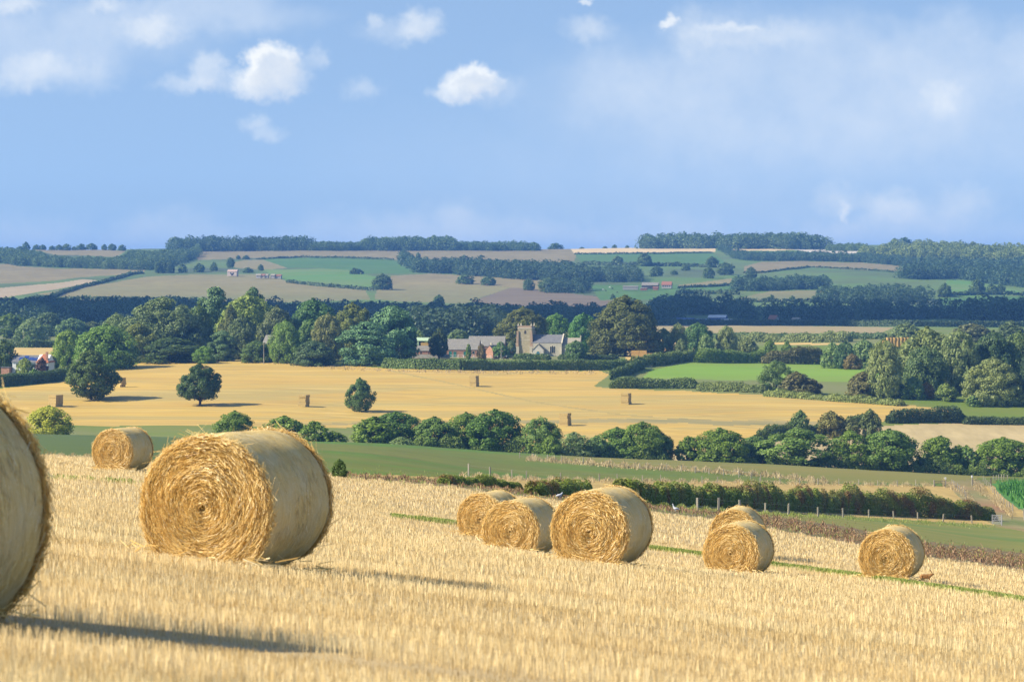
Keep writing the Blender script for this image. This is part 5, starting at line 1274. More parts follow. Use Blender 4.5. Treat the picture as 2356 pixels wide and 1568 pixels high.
gate('field_gate', 'dark three-bar wooden gate below a white capped post', 2150, 1119, 1.75, .95, 3, M_DARKWOOD, 3, True, posts=[(-.1, 1.15, .07, M_WOOD, False), (1.86, 1.22, .07, M_WOOD, True)], ymin=250)
gate('field_gate', 'long pale wooden gate across the farm track with a white capped post', 2238, 1117, 3.0, 1.0, 4, M_WOOD, 4, False, posts=[(-.12, 1.42, .08, M_WOOD, True), (3.12, 1.35, .08, M_DARKWOOD, False)], ymin=260)
gate('field_gate', 'small grey gate between two hedges above the bright meadow', 1483, 849, 2.6, 1.25, 0, M_GALV, 5, True, ymin=850)
# ------------------------------------------------------------------ buildings
def masonry(name, c1, c2, mortar, bw, bh, rough=.9, c3=None):
    m, t, b = material(name, rough, .15)
    pos = t.node('ShaderNodeTexCoord').outputs['Object']
    sp = t.node('ShaderNodeSeparateXYZ'); t.l.new(pos, sp.inputs[0])
    cb = t.node('ShaderNodeCombineXYZ'); t.l.new(t.math('ADD', sp.outputs[0], sp.outputs[1]), cb.inputs[0]); t.l.new(sp.outputs[2], cb.inputs[1])
    br = t.node('ShaderNodeTexBrick'); t.l.new(cb.outputs[0], br.inputs['Vector'])
    t.put(br.inputs['Color1'], c1); t.put(br.inputs['Color2'], c2); t.put(br.inputs['Mortar'], mortar)
    t.put(br.inputs['Scale'], 1.0); t.put(br.inputs['Brick Width'], bw); t.put(br.inputs['Row Height'], bh); t.put(br.inputs['Mortar Size'], bh * .1)
    n1 = t.noise(pos, 1.3, 5.0, .65)
    col = t.mix(t.maprange(n1, .38, .7, 0, .7), br.outputs['Color'], c3 or tuple(x * .6 for x in c1))
    t.l.new(col, b.inputs['Base Color'])
    bp = t.node('ShaderNodeBump'); bp.inputs['Strength'].default_value = .5; t.l.new(br.outputs['Fac'], bp.inputs['Height']); bp.invert = True
    t.l.new(bp.outputs[0], b.inputs['Normal'])
    return m
M_BRICK = masonry('red_brick', (.44,.20,.12), (.52,.26,.16), (.42,.36,.28), .44, .15)
M_OLDBRICK = masonry('tower_brick', (.37,.25,.165), (.43,.31,.21), (.42,.36,.27), .5, .18)
M_RUBBLE = masonry('ironstone_rubble', (.38,.33,.20), (.48,.42,.28), (.33,.29,.19), .75, .34, c3=(.25,.21,.125))
M_STONE = masonry('pale_rubble', (.42,.40,.31), (.50,.47,.38), (.40,.37,.29), .6, .30, c3=(.32,.30,.22))
M_DRESSED = mottled('dressed_stone', (.58,.52,.40), (.48,.43,.32), 2.0)
M_RENDER = mottled('lime_render', (.50,.48,.42), (.42,.40,.34), 1.2)
M_SLATE = masonry('roof_slate', (.135,.14,.155), (.17,.175,.185), (.09,.09,.10), .5, .28, .6, c3=(.20,.20,.19))
M_GREYROOF = masonry('old_roof', (.20,.19,.175), (.25,.24,.22), (.13,.125,.12), .7, .4, .8, c3=(.29,.27,.21))
M_STONEROOF = masonry('pale_roof', (.30,.28,.235), (.35,.325,.27), (.2,.185,.15), .6, .3, .8, c3=(.34,.28,.17))
M_TILE = masonry('red_tiles', (.42,.15,.075), (.50,.20,.10), (.22,.09,.05), .4, .3, .8)
M_GLASS = material('dark_glass', .12, .6)[0]; M_GLASS.node_tree.nodes['Principled BSDF'].inputs['Base Color'].default_value = (.02, .03, .035, 1)
def plain(name, c, rough=.6, spec=.3, metal=0.0):
    m, t, b = material(name, rough, spec)
    pos = t.node('ShaderNodeTexCoord').outputs['Object']
    t.l.new(t.mix(t.maprange(t.noise(pos, 1.4, 4.0), .3, .7), c, tuple(x * .82 for x in c)), b.inputs['Base Color']); b.inputs['Metallic'].default_value = metal
    return m
M_TEAL = plain('teal_paint', (.03,.19,.15)); M_WALLWHITE = plain('white_wall', (.72,.72,.70), .8)
M_GREENROOF = plain('pale_green_sheet', (.42,.55,.36), .5); M_BLUE = plain('blue_sheet', (.05,.095,.26)); M_LBLUE = plain('light_blue_sheet', (.22,.33,.52))
M_PALEROOF = plain('pale_sheet_roof', (.58,.60,.60), .4); M_DARKSHED = plain('dark_boards_and_shade', (.06,.055,.05)); M_SOLAR = plain('solar_cells', (.03,.06,.22), .12, .8); M_DOORBLUE = plain('church_door', (.05,.16,.20))
M_RUST = plain('red_paint', (.45,.06,.04))

def gable(x0, x1, y0, y1, h): # outline helper
    return x0, x1, y0, y1, h
def house_parts(o, x0, x1, y0, y1, hw, hr, wall, roof, over=.25, th=.12, hip=0.0, z0=0.0, nm=('wall', 'roof')):
    """walls with gables at the x ends and a pitched roof of two slabs (ridge along x)"""
    ym = .5 * (y0 + y1)
    mb = MB().prism([(y0, z0 - .8), (y1, z0 - .8), (y1, hw), (ym, hw + hr - .02), (y0, hw)], x0, x1, 'x')
    wobj = mb.build(nm[0], wall, o)
    r = MB(); a, b_ = x0 - over, x1 + over; sl = hr / (ym - y0); e = over
    lo = hw - e * sl
    # front and back slopes as thick slabs; hip>0 pulls the ridge in at the ends
    for sg, ye in ((-1, y0 - e), (1, y1 + e)):
        pts = [(a, ye, lo), (b_, ye, lo), (b_ - hip, ym, hw + hr), (a + hip, ym, hw + hr)]
        up = [(p[0], p[1], p[2] + th) for p in pts]
        r.poly(pts + up, [(0,1,2,3),(4,5,6,7),(0,1,5,4),(1,2,6,5),(2,3,7,6),(3,0,4,7)])
    if hip:
        for xa, xb in ((a, a + hip), (b_, b_ - hip)):
            r.poly([(xa, y0 - e, lo + th), (xa, y1 + e, lo + th), (xb, ym, hw + hr + th)], [(0, 1, 2)])
    robj = r.build(nm[1], roof, o)
    return wobj, robj
def pane(o, x, z, w_, h_, y, mat=M_GLASS, frame=None, d=.04, name='window', fname='frame'):
    """a window or door set just proud of a wall whose face is at y (facing -y)"""
    q = MB().box(x - w_/2, x + w_/2, y - d, y - .003, z, z + h_).build(name, mat, o)
    if frame:
        f = MB(); t_ = .09
        f.box(x - w_/2 - t_, x - w_/2, y - d - .03, y - .004, z - t_, z + h_ + t_).box(x + w_/2, x + w_/2 + t_, y - d - .03, y - .004, z - t_, z + h_ + t_)
        f.box(x - w_/2, x + w_/2, y - d - .03, y - .004, z + h_, z + h_ + t_).box(x - w_/2, x + w_/2, y - d - .03, y - .004, z - t_, z)
        f.build(fname, frame, q)
    return q
def arch(x, z, w_, h_, n=7):
    """pointed arch outline (x, z)"""
    s = h_ - w_ * .75; pts = [(x - w_/2, z), (x + w_/2, z)]
    for i in range(n + 1):
        t_ = i / n; pts.append((x + w_/2 - w_/2 * t_ ** 1.5, z + s + w_ * .75 * math.sin(t_ * math.pi/2)))
    for i in range(n - 1, -1, -1):
        t_ = i / n; pts.append((x - w_/2 + w_/2 * t_ ** 1.5, z + s + w_ * .75 * math.sin(t_ * math.pi/2)))
    return pts
def at_yard(px, py, Y): return spot(px, py, Y)

# --- church: x east along the nave, front (south) faces -y
YC = 1062.0; U = YC / F                                   # metres per survey unit
p = spot(1207, 0, YC); p.z = CAM_Z - (817 - PY0) * U
ch = thing('church', 'old stone church with square brick-cornered tower, slate nave and lower chancel', 'church', p, R(-13))
tw, tl = 5.3, 5.3                                          # tower
MB().box(-tw/2, tw/2, 0, tl, -1.5, 9.9).build('tower', M_RUBBLE, ch)
for sx_, sy_ in ((-1, 0), (1, 0), (-1, 1), (1, 1)):
    b1 = MB(); x = sx_ * tw/2; y = sy_ * tl; dy = -1 if sy_ == 0 else 1
    for k, (zt, pr) in enumerate(((4.6, .62), (7.2, .48), (9.1, .34))):
        zb = (-1.5, 4.62, 7.22)[k]
        b1.box(min(x - sx_*.42, x + sx_*pr), max(x - sx_*.42, x + sx_*pr), min(y - dy*.05, y + dy*pr), max(y - dy*.05, y + dy*pr), zb, zt)
    bo = b1.build('buttress', M_OLDBRICK, ch)
    MB().box(min(x - sx_*.62, x + sx_*.62) - .02, max(x - sx_*.62, x + sx_*.62) + .02, min(y - dy*.05, y + dy*.62) - .02, max(y - dy*.05, y + dy*.62) + .02, -1.5, 3.2).build('buttress_foot', M_STONE, bo)
par = MB().box(-tw/2 - .12, tw/2 + .12, -.12, tl + .12, 9.903, 10.25).build('string_course', M_DRESSED, ch)
pp = MB()
pp.box(-tw/2, tw/2, 0, .3, 10.253, 10.95).box(-tw/2, tw/2, tl - .3, tl, 10.253, 10.95).box(-tw/2, -tw/2 + .3, .303, tl - .303, 10.253, 10.95).box(tw/2 - .3, tw/2, .303, tl - .303, 10.253, 10.95)
pp.build('parapet', M_OLDBRICK, ch)
for sx_ in (-1, 1):
    for y in (.15, tl - .15):
        q = MB().box(-.24, .24, -.24, .24, 10.953, 11.3); q.poly([(-.2,-.2,11.303),(.2,-.2,11.303),(.2,.2,11.303),(-.2,.2,11.303),(0,0,12.25)], [(0,1,2,3),(0,1,4),(1,2,4),(2,3,4),(3,0,4)])
        q.build('pinnacle', M_DRESSED, ch, loc=(sx_ * (tw/2 - .15), y, 0))
MB().box(-tw/2 + .6, tw/2 - .6, -.06, -.003, 5.55, 5.72).build('tower_band', M_DRESSED, ch)
MB().prism(arch(0.25, 8.0, .75, 1.35), -.05, -.003, 'y').build('belfry_shade_slab', M_DARKSHED, ch)  # solid dark slab on the wall face, painted as the shade of an opening
nx0, nx1, ny0, ny1 = tw/2 + .003, tw/2 + 11.6, -.55, 5.9
house_parts(ch, nx0, nx1, ny0, ny1, 4.7, 2.9, M_STONE, M_SLATE, over=.06, th=.14, nm=('nave_wall', 'nave_roof'))
cop = MB(); ymn = .5*(ny0 + ny1)
for y0_, y1_ in ((ny0 - .25, ymn), (ymn, ny1 + .25)):
    z0_, z1_ = (4.6, 7.85) if y1_ == ymn else (7.85, 4.6)
    cop.poly([(nx1 - .15, y0_, z0_), (nx1 + .32, y0_, z0_), (nx1 + .32, y1_, z1_), (nx1 - .15, y1_, z1_), (nx1 - .15, y0_, z0_ + .26), (nx1 + .32, y0_, z0_ + .26), (nx1 + .32, y1_, z1_ + .26), (nx1 - .15, y1_, z1_ + .26)],
             [(0,1,2,3),(4,5,6,7),(0,1,5,4),(1,2,6,5),(2,3,7,6),(3,0,4,7)])
cop.build('gable_coping', M_DRESSED, ch)
house_parts(ch, nx1 + .003, nx1 + 6.6, .35, 5.2, 3.75, 2.7, M_STONE, M_STONEROOF, over=.1, th=.12, nm=('chancel_wall', 'chancel_roof'))
cr = MB().box(-.09, .09, -.09, .09, 6.4, 7.6).box(-.32, .32, -.085, .085, 7.0, 7.2); cr.build('gable_cross', M_DRESSED, ch, loc=(nx1 + 6.55, 2.78, 0))
# porch with gable to the south
pxa, pxb = nx0 + 1.2, nx0 + 5.3
MB().prism([(pxa, -1.2), (pxb, -1.2), (pxb, 2.1), (.5*(pxa + pxb), 4.15), (pxa, 2.1)], -3.4, ny0 - .003, 'y').build('porch_wall', M_RENDER, ch)
pr = MB(); xm = .5*(pxa + pxb)
for xa, xb, za, zb in ((pxa - .2, xm, 1.95, 4.2), (xm, pxb + .2, 4.2, 1.95)):
    pr.poly([(xa, -3.55, za), (xb, -3.55, zb), (xb, ny0 - .01, zb), (xa, ny0 - .01, za), (xa, -3.55, za + .2), (xb, -3.55, zb + .2), (xb, ny0 - .01, zb + .2), (xa, ny0 - .01, za + .2)],
            [(0,1,2,3),(4,5,6,7),(0,1,5,4),(1,2,6,5),(2,3,7,6),(3,0,4,7)])
pr.build('porch_roof', M_STONEROOF, ch)
MB().prism(arch(xm, -.9, 2.15, 3.1), -3.46, -3.403, 'y').build('door_surround', M_DRESSED, ch)
MB().prism(arch(xm, -.9, 1.5, 2.6), -3.50, -3.463, 'y').build('porch_door', M_DOORBLUE, ch)
MB().box(-.07, .07, -.07, .07, 4.38, 4.95).build('porch_finial', M_DRESSED, ch, loc=(xm, -3.4, 0))
# windows
wz = MB().prism(arch(nx0 + 8.1, .75, 2.3, 3.2), ny0 - .06, ny0 - .003, 'y').build('window_surround', M_DRESSED, ch)
for k in (-1, 0, 1):
    MB().prism(arch(nx0 + 8.1 + k * .66, .95, .5, 2.5 if k else 2.75), ny0 - .11, ny0 - .063, 'y').build('lancet', M_GLASS, wz)
wz = MB().prism(arch(nx0 + .62, .95, .75, 1.9), ny0 - .06, ny0 - .003, 'y').build('window_surround', M_DRESSED, ch)
MB().prism(arch(nx0 + .62, 1.05, .45, 1.6), ny0 - .11, ny0 - .063, 'y').build('lancet', M_GLASS, wz)
wz = MB().prism(arch(nx1 + 3.0, .7, 1.7, 2.3), .29, .347, 'y').build('window_surround', M_DRESSED, ch)
for k in (-1, 1): MB().prism(arch(nx1 + 3.0 + k * .4, .85, .5, 1.9), .24, .287, 'y').build('lancet', M_GLASS, wz)
MB().box(nx1 - .5, nx1 + .1, ny0 - .5, ny0 - .003, -1.5, 3.2).build('nave_buttress', M_DRESSED, ch)
MB().box(nx1 + 1.1, nx1 + 1.6, -.15, .347, -1.5, 2.6).build('chancel_buttress', M_DRESSED, ch)
for k, (px, py, hh) in enumerate([(1252, 823, .9), (1256, 824, 1.1), (1347, 826, 1.0)]):
    q = spot(px, 0, YC - 18 - k); q.z = float(ground_z(q.x, q.y))
    tag(MB().prism([(-.3, -.2), (.3, -.2), (.3, hh * .8), (.15, hh), (-.15, hh), (-.3, hh * .8)], -.07, .07, 'y').build('gravestone', M_DRESSED, None, loc=tuple(q)), ['weathered gravestone under the east end of the nave', 'darker taller gravestone next to the one by the nave', 'gravestone by the small round tree at the chancel'][k], 'gravestone', 'gravestones in the churchyard')

# --- farm
YB = 1050.0; U = YB / F
def yard(px, pyb, Y=None):
    Y = Y or YB; q = spot(px, 0, Y); q.z = min(CAM_Z - (pyb - PY0) * Y / F, q.z + 3); return q
q = yard(1058, 821)
st = thing('stable_block', 'low red brick stables with teal doors and a grey roof', 'stable', q, R(-4))
house_parts(st, -6.6, 6.6, 0, 5.0, 2.75, 1.9, M_BRICK, M_GREYROOF, over=.15)
for x, z, w_, h_, mt, nm in [(-3.55, -.1, 1.05, 2.25, M_TEAL, 'door'), (-1.85, -.1, 1.05, 2.1, M_TEAL, 'door'), (1.85, .55, .95, 1.5, M_TEAL, 'shutter'), (3.6, .55, .9, 1.5, M_TEAL, 'shutter'), (5.0, 1.25, .8, .9, M_GLASS, 'window'), (-5.4, 1.2, .8, .9, M_GLASS, 'window')]:
    pane(st, x, z, w_, h_, 0, mt, M_DRESSED if nm == 'window' else M_WOOD, name=nm)
q = yard(1063, 816, 1075)
b1 = thing('farm_barn', 'long grey barn roof just behind the brick stables', 'barn', q, R(-4))
house_parts(b1, -6.0, 6.4, 0, 7.5, 3.6, 2.2, M_BRICK, M_GREYROOF, over=.2)
q = yard(1121, 816, 1095)
b2 = thing('farm_barn', 'highest grey barn roof of the farm', 'barn', q, R(-4))
house_parts(b2, -7.2, 6.6, 0, 9.0, 4.3, 2.7, M_BRICK, M_GREYROOF, over=.2)
q = yard(1132, 818, 1066)
b3 = thing('farm_barn', 'lower pale-verged grey roof beside the highest barn', 'barn', q, R(-4))
house_parts(b3, -3.9, 3.2, 0, 6.0, 3.6, 1.8, M_BRICK, M_GREYROOF, over=.15)
MB().prism([(-.02, 3.3), (5.9, 3.3), (3.0, 5.45)], -4.15, -4.06, 'x').build('verge', M_PALEROOF, b3)
q = yard(1126, 821, 1046)
b4 = thing('brick_shed', 'small gabled brick shed with a dark shaded end', 'shed', q, R(-35))
b4c = MB().prism([(-1.6, -.6), (1.6, -.6), (1.6, 2.6), (0, 4.2), (-1.6, 2.6)], 0, 4.2, 'y').build('wall', M_BRICK, b4)
rf = MB()
for xa, xb, za, zb in ((-1.8, 0, 2.5, 4.3), (0, 1.8, 4.3, 2.5)):
    rf.poly([(xa, -.15, za), (xb, -.15, zb), (xb, 4.35, zb), (xa, 4.35, za), (xa, -.15, za + .1), (xb, -.15, zb + .1), (xb, 4.35, zb + .1), (xa, 4.35, za + .1)], [(0,1,2,3),(4,5,6,7),(0,1,5,4),(1,2,6,5),(2,3,7,6),(3,0,4,7)])
rf.build('roof', M_GREYROOF, b4); MB().box(-.22, .22, 1.0, 1.5, 4.0, 5.3).build('chimney', M_DRESSED, b4)
q = yard(980, 819, 1040)
b5 = thing('cart_shed', 'long low shed with dull grey roof under the green barn', 'shed', q, R(-4))
house_parts(b5, -5.2, 4.0, 0, 4.0, 2.0, 1.7, M_BRICK, M_GREYROOF, over=.15)
for k in range(4): MB().box(-5.0 + k * 2.9, -4.85 + k * 2.9, -.12, -.003, -.4, 2.0).build('timber_post', M_DARKWOOD, b5)
MB().box(-5.1, 9.0, -2.2, -1.95, -.6, .75).build('yard_wall', M_RENDER, b5)
q = yard(973, 806, 1100)
b6 = thing('dutch_barn', 'pale green round-roofed barn filled with golden straw', 'barn', q, R(-6))
arc = [(-2.9 + 5.8 * i / 10, 3.9 + 1.15 * math.sin(math.pi * i / 10)) for i in range(11)]
MB().prism([(y, z) for y, z in arc] + [(y, z - .12) for y, z in arc[::-1]], -3.1, 2.9, 'x').build('roof', M_GREENROOF, b6)
MB().box(-3.0, -1.25, -2.75, 2.75, -2.5, 3.85).build('end_wall', M_GREENROOF, b6)
M_STACK = straw_mat('x', [(.5,.3,.1), (.6,.4,.15)]) if False else mottled('stacked_straw', (.55,.36,.12), (.42,.26,.08), 2.5, stretch=(.3, 1, 2.0), detail=6, bump=.6)
MB().box(-.45, 2.6, -2.6, 2.5, -2.5, 3.2).build('straw', M_STACK, b6)
MB().box(-1.24, -.46, -1.9, 2.5, -2.5, 3.7).build('opening_shade_block', M_DARKSHED, b6)  # solid block, its dark colour painted as the shade inside the barn
q = yard(1169, 819, 1052)
b7 = thing('field_shelter', 'tiny open shelter with a rust-red tiled roof by the church hedge', 'shelter', q, R(-5))
house_parts(b7, -1.4, 1.5, .3, 2.2, 1.2, .75, M_DARKSHED, M_TILE, over=.2, th=.08)
for x in (-1.4, .1, 1.4): MB().box(x - .06, x + .06, -.1, .05, -.5, 1.15).build('timber_post', M_WOOD, b7)
q = spot(1153, 823, 1025); o = thing('utility_pole', 'tall pale wooden pole in front of the stables', 'pole', spot(1154 - 1, 823, 1028))
o.location = spot(1153, 0, 1028); MB().bar((0, 0, -.4), (0, 0, 8.0), .13, 8, .08).build('shaft', M_WOOD, o); MB().box(-.7, .7, -.05, .05, 7.3, 7.42).build('crossarm', M_WOOD, o)
o = thing('utility_pole', 'thin pole on the green strip at the left', 'pole', spot(54, 0, 1290)); MB().bar((0, 0, -.4), (0, 0, 6.6), .12, 8, .08).build('shaft', M_WOOD, o); MB().box(-.6, .6, -.05, .05, 6.0, 6.12).build('crossarm', M_WOOD, o)
o = thing('utility_pole', 'slender pole beside the half hidden brick house', 'pole', spot(607, 0, 995)); MB().bar((0, 0, -.4), (0, 0, 7.6), .12, 8, .08).build('shaft', M_WOOD, o); MB().box(-.6, .6, -.05, .05, 7.0, 7.12).build('crossarm', M_WOOD, o)
q = spot(618, 0, 1012); q.z = CAM_Z - (822 - PY0) * 1012 / F
bh = thing('brick_house', 'brick gabled house mostly hidden among the wood', 'house', q, R(-20))
house_parts(bh, -2.2, 5.5, 0, 6.0, 5.0, 2.8, M_BRICK, M_GREYROOF, over=.25)
pane(bh, -.9, .9, .9, 1.2, 0, M_GLASS, M_WHITE); pane(bh, -.9, 3.2, .9, 1.1, 0, M_GLASS, M_WHITE)

# --- white house on the left
YH = 935.0; U = YH / F; q = spot(70, 0, YH); q.z = CAM_Z - (862 - PY0) * U
wh = thing('white_house', 'white two-storey house with solar panels and a red tiled wing', 'house', q, R(-10))
house_parts(wh, -6.2, 2.4, 0, 6.0, 4.3, 2.0, M_WALLWHITE, M_SLATE, over=.3, nm=('wall', 'roof'))
house_parts(wh, 2.403, 6.3, -.9, 5.6, 4.2, 2.5, M_WALLWHITE, M_TILE, over=.3, hip=1.6, nm=('wing_wall', 'wing_roof'))
sl = 2.0 / 3.0
for k, (x0_, y0_) in enumerate([(-4.3, .55), (-2.7, 1.25), (-2.5, .35), (-.9, .55), (.6, .35)]):
    w_ = 1.45; a0 = 4.3 + y0_ * sl + .16; a1 = 4.3 + (y0_ + 1.3) * sl + .16
    MB().poly([(x0_, y0_, a0), (x0_ + w_, y0_, a0), (x0_ + w_, y0_ + 1.3, a1), (x0_, y0_ + 1.3, a1), (x0_, y0_, a0 + .05), (x0_ + w_, y0_, a0 + .05), (x0_ + w_, y0_ + 1.3, a1 + .05), (x0_, y0_ + 1.3, a1 + .05)], [(0,1,2,3),(4,5,6,7),(0,1,5,4),(1,2,6,5),(2,3,7,6),(3,0,4,7)]).build('solar_panel', M_SOLAR, wh)
MB().box(5.3, 6.0, -.2, .5, 4.3, 7.6).build('chimney', M_BRICK, wh)
for x, z, y in [(-4.3, 2.5, 0), (-4.5, .5, 0), (-1.6, 2.5, 0), (-1.2, .5, 0), (1.2, 2.5, 0), (4.2, 2.5, -.9), (4.3, .4, -.9)]:
    pane(wh, x, z, 1.35, 1.15, y, M_GLASS, M_WHITE)
MB().box(-9.3, -6.5, -2.2, 1.5, -1.5, 2.5).build('brick_lean_to', M_BRICK, wh)
MB().box(-9.5, -6.3, -2.4, 1.7, 2.503, 2.62).build('lean_to_roof', M_SLATE, wh)

M_FARWALL = plain('far_pale_wall', (.40,.385,.36), .8); M_FARTILE = plain('far_red_roof', (.30,.135,.085), .8)
# --- far buildings
def simple(name, label, cat_, px, pyb, Y, x0, x1, dep, hw, hr, wall, roof, rz=-8, wins=None, hip=0, door=None, group=None):
    q = spot(px, 0, Y); q.z = CAM_Z - (pyb - PY0) * Y / F
    q.z = min(max(q.z, float(ground_z(q.x, q.y)) - .3), float(ground_z(q.x, q.y)) + 1.5)
    o = thing(name, label, cat_, q, R(rz), group)
    house_parts(o, x0, x1, 0, dep, hw, hr, wall, roof, over=.3, th=.2, hip=hip)
    for (x, z, w_, h_) in wins or []: pane(o, x, z, w_, h_, 0, M_GLASS)
    for (x, w_, h_) in door or []: pane(o, x, -.2, w_, h_, 0, M_DARKSHED, name='door')
    return o
simple('blue_barn', 'large dark blue barn with pale roof beyond the church', 'barn', 1648, 741, 1760, -5.2, 5.6, 9, 2.9, 1.4, M_BLUE, M_PALEROOF, -14)
simple('blue_barn', 'low dark blue shed left of the large blue barn', 'barn', 1572, 742, 1740, -4.4, 6.4, 7, 1.9, .8, M_BLUE, M_BLUE, -8)
simple('blue_barn', 'low light blue shed beside the large blue barn', 'barn', 1612, 742, 1750, -4.6, 5.0, 6, 1.5, .7, M_LBLUE, M_LBLUE, -4)
simple('open_shed', 'tiny tan shed in front of the large blue barn', 'shed', 1668, 741, 1735, -2.7, 4.6, 4, 1.5, .5, mottled('tan_boards', (.42,.32,.22), (.36,.28,.2), 1.0), M_PALEROOF, -8, door=[(1.6, 4.0, 1.3)])
simple('cottage', 'tiny steep red-roofed cottage beyond the tan field', 'house', 1775, 740, 1790, -2.2, 2.8, 5, 1.6, 2.4, M_FARWALL, M_FARTILE, -30, wins=[(-.8, .4, .6, .8), (1.0, .4, .6, .8)])
simple('cottage', 'small pale bungalow among trees beyond the tan field', 'house', 1830, 740, 1800, -2.4, 2.0, 5, 1.5, 1.1, M_FARWALL, M_STONEROOF, -24, wins=[(0, .4, .8, .7)])
simple('farmhouse', 'distant farmhouse with bright red tiled roof', 'house', 1533, 656, 2730, -4.6, 4.8, 7, 2.6, 3.2, M_FARWALL, M_FARTILE, -12, wins=[(-3, .8, .9, 1.2), (-.8, .8, .9, 1.2), (1.2, .8, .9, 1.2), (3.2, .8, .9, 1.2)])
simple('farm_shed', 'distant long pale grey farm shed', 'shed', 1450, 661, 2700, -7.0, 7.2, 8, 1.9, 1.0, M_FARWALL, M_GREYROOF, -6)
simple('farm_shed', 'distant dark barn with a pale gable roof', 'shed', 1496, 660, 2720, -8.2, 7.4, 9, 2.6, 2.6, M_DARKSHED, M_GREYROOF, -10)
simple('farm_shed', 'distant small red shed in front of the dark barn', 'shed', 1508, 661.5, 2690, -2.4, 2.4, 4, 1.5, .8, M_FARTILE, M_FARTILE, -10)
simple('farm_shed', 'distant red machinery lean-to left of the small red shed', 'shed', 1482, 661, 2690, -3.6, 2.6, 4, 1.2, .5, M_FARTILE, M_GREYROOF, -10)
simple('stone_barn', 'pale ruined-looking stone barn on the hillside', 'barn', 534, 630, 3060, -5.4, 5.0, 8, 3.9, 2.0, mottled('pale_stone_wall', (.62,.52,.44), (.50,.42,.36), .6), mottled('pinkish_roof', (.50,.36,.28), (.42,.31,.25), .6), -8, wins=[(-1.6, 1.4, 1.1, 1.6), (1.4, 1.2, 1.2, 1.6)], door=[(0, 2.2, 2.4)])
for k, (px, py, lab, w_) in enumerate([(594, 632, 'first pale cottage of the hillside hamlet', 2.6), (603, 632, 'second pinkish cottage of the hillside hamlet', 2.6), (612, 633, 'third little cottage of the hillside hamlet', 2.0), (640, 639, 'dark red roofed cottage at the lower end of the hamlet', 3.0), (627, 637, 'white fronted cottage next to the dark red roof', 2.2)]):
    simple('cottage', lab, 'house', px, py, 3010, -w_, w_, 5, 2.1, 1.5, M_FARWALL if k != 1 else M_STONE, M_FARTILE if k in (1, 3) else M_STONEROOF, -10, wins=[(-.9, .6, .7, .8), (.9, .6, .7, .8)], group='cottages of the hillside hamlet')
simple('cottage', 'white house glinting between trees on the right hillside', 'house', 2067, 681, 2500, -2.2, 2.2, 5, 2.4, 1.4, M_FARWALL, M_SLATE, -6, wins=[(0, .8, .8, .8)])

# ------------------------------------------------------------------ straw stacks
M_BALEBOX = mottled('square_bale', (.44,.33,.13), (.35,.26,.10), 3.0, stretch=(.5, .5, 2.0), bump=.7, detail=6)
def bale_block(mb, x0, x1, y0, y1, z0, z1, g):
    j = lambda: g.normal(0, .05)
    mb.box(x0 + j() * .3, x1 + j() * .3, y0 + j(), y1 + j(), z0 + .012, z1 - .012)
def stack(label, px, pyb, wv, hv, cols, rows, rz=-24, deep=1, group='square straw stacks on the yellow stubble'):
    """a tower of big square bales: each bale a part"""
    p = spot(px, pyb, None, 680); u = p.y / F; g = np.random.default_rng(int(px))
    W, H = wv * u, hv * u
    o = thing('straw_stack', label, 'straw stack', p, R(rz), group)
    L = W * .70; Dp = W * .82; bh = H / rows
    for r_ in range(rows):
        mb = MB(); dx, dy = g.normal(0, .08), g.normal(0, .07)
        x0 = -L/2 + dx
        for c in range(2):
            ym = Dp * c / 2 - Dp * .1
            bale_block(mb, x0, x0 + L, ym + dy, ym + Dp / 2 - .04 + dy, bh * r_, bh * (r_ + 1), g)
        me = mb.mesh('square_bale', M_BALEBOX)
        child('square_bale', me, o)
    return o
stack('square straw stack on the stubble left of the round dark field tree', 122, 935, 32, 27, 1, 4, -30)
stack('narrow straw stack just right of the round dark field tree', 277, 890, 16, 22, 1, 4, -62)
stack('straw stack between the forked field tree and the small egg-shaped one', 696, 935, 26, 27, 1, 5, -22)
stack('straw stack standing farthest up the stubble, below the church', 1088, 889, 23, 25, 1, 5, -22)
stack('straw stack on the stubble below the bright meadow corner', 1438, 930, 26, 26, 1, 5, -22)
stack('straw stack nearest to the crest trees, above the see-through tree', 1297, 979, 29, 29, 1, 5, -22)
# round bales stacked at the wood
G = 'round bales stacked behind the right-hand wood'
RBM = MB().bar((0, 0, 0), (0, 0, 1.22), .66, 20).mesh('round_bale', M_STACK, False)
pw = spot(2034, 0, 1128); zb = CAM_Z - (793 - PY0) * 1128 / F
N_ = 0
for row, (x0_, n_, zz) in enumerate(((0, 10, 0), (0, 10, 1.24), (1.5, 9, 2.5))):
    for i in range(n_):
        N_ += 1
        o = link(bpy.data.objects.new('round_bale', RBM)); o.location = (pw.x + x0_ + i * 1.36, pw.y + .1 * (i % 2), zb + zz - .8)
        o.rotation_euler = (0, 0, i * 1.3)
        tag(o, 'golden round bale standing on end in the tiered stack behind the wood', 'straw bale', G)
# golden straw heaps showing under the great beech and among the small trees
for lab, px, pyb, Y, w_, h_, rows in [('long golden straw stack showing under the boughs of the great beech', 1488, 829, 1056, 11.5, 2.9, 3), ('square golden straw stack top among the small pale trees', 1536, 800, 1145, 2.9, 4.6, 5)]:
    q = spot(px, 0, Y); g = np.random.default_rng(5)
    o = thing('straw_stack', lab, 'straw stack', q, R(-4))
    for r_ in range(rows):
        mb = MB(); n_ = max(1, int(w_ / 2.4))
        for c in range(n_):
            x0_ = -w_/2 + c * w_ / n_
            if r_ == rows - 1 and n_ > 3 and c in (2, 3): continue
            bale_block(mb, x0_, x0_ + w_ / n_ - .03, 0, 1.6, h_ / rows * r_, h_ / rows * (r_ + 1), g)
        mb.build('square_bale', M_STACK, o)
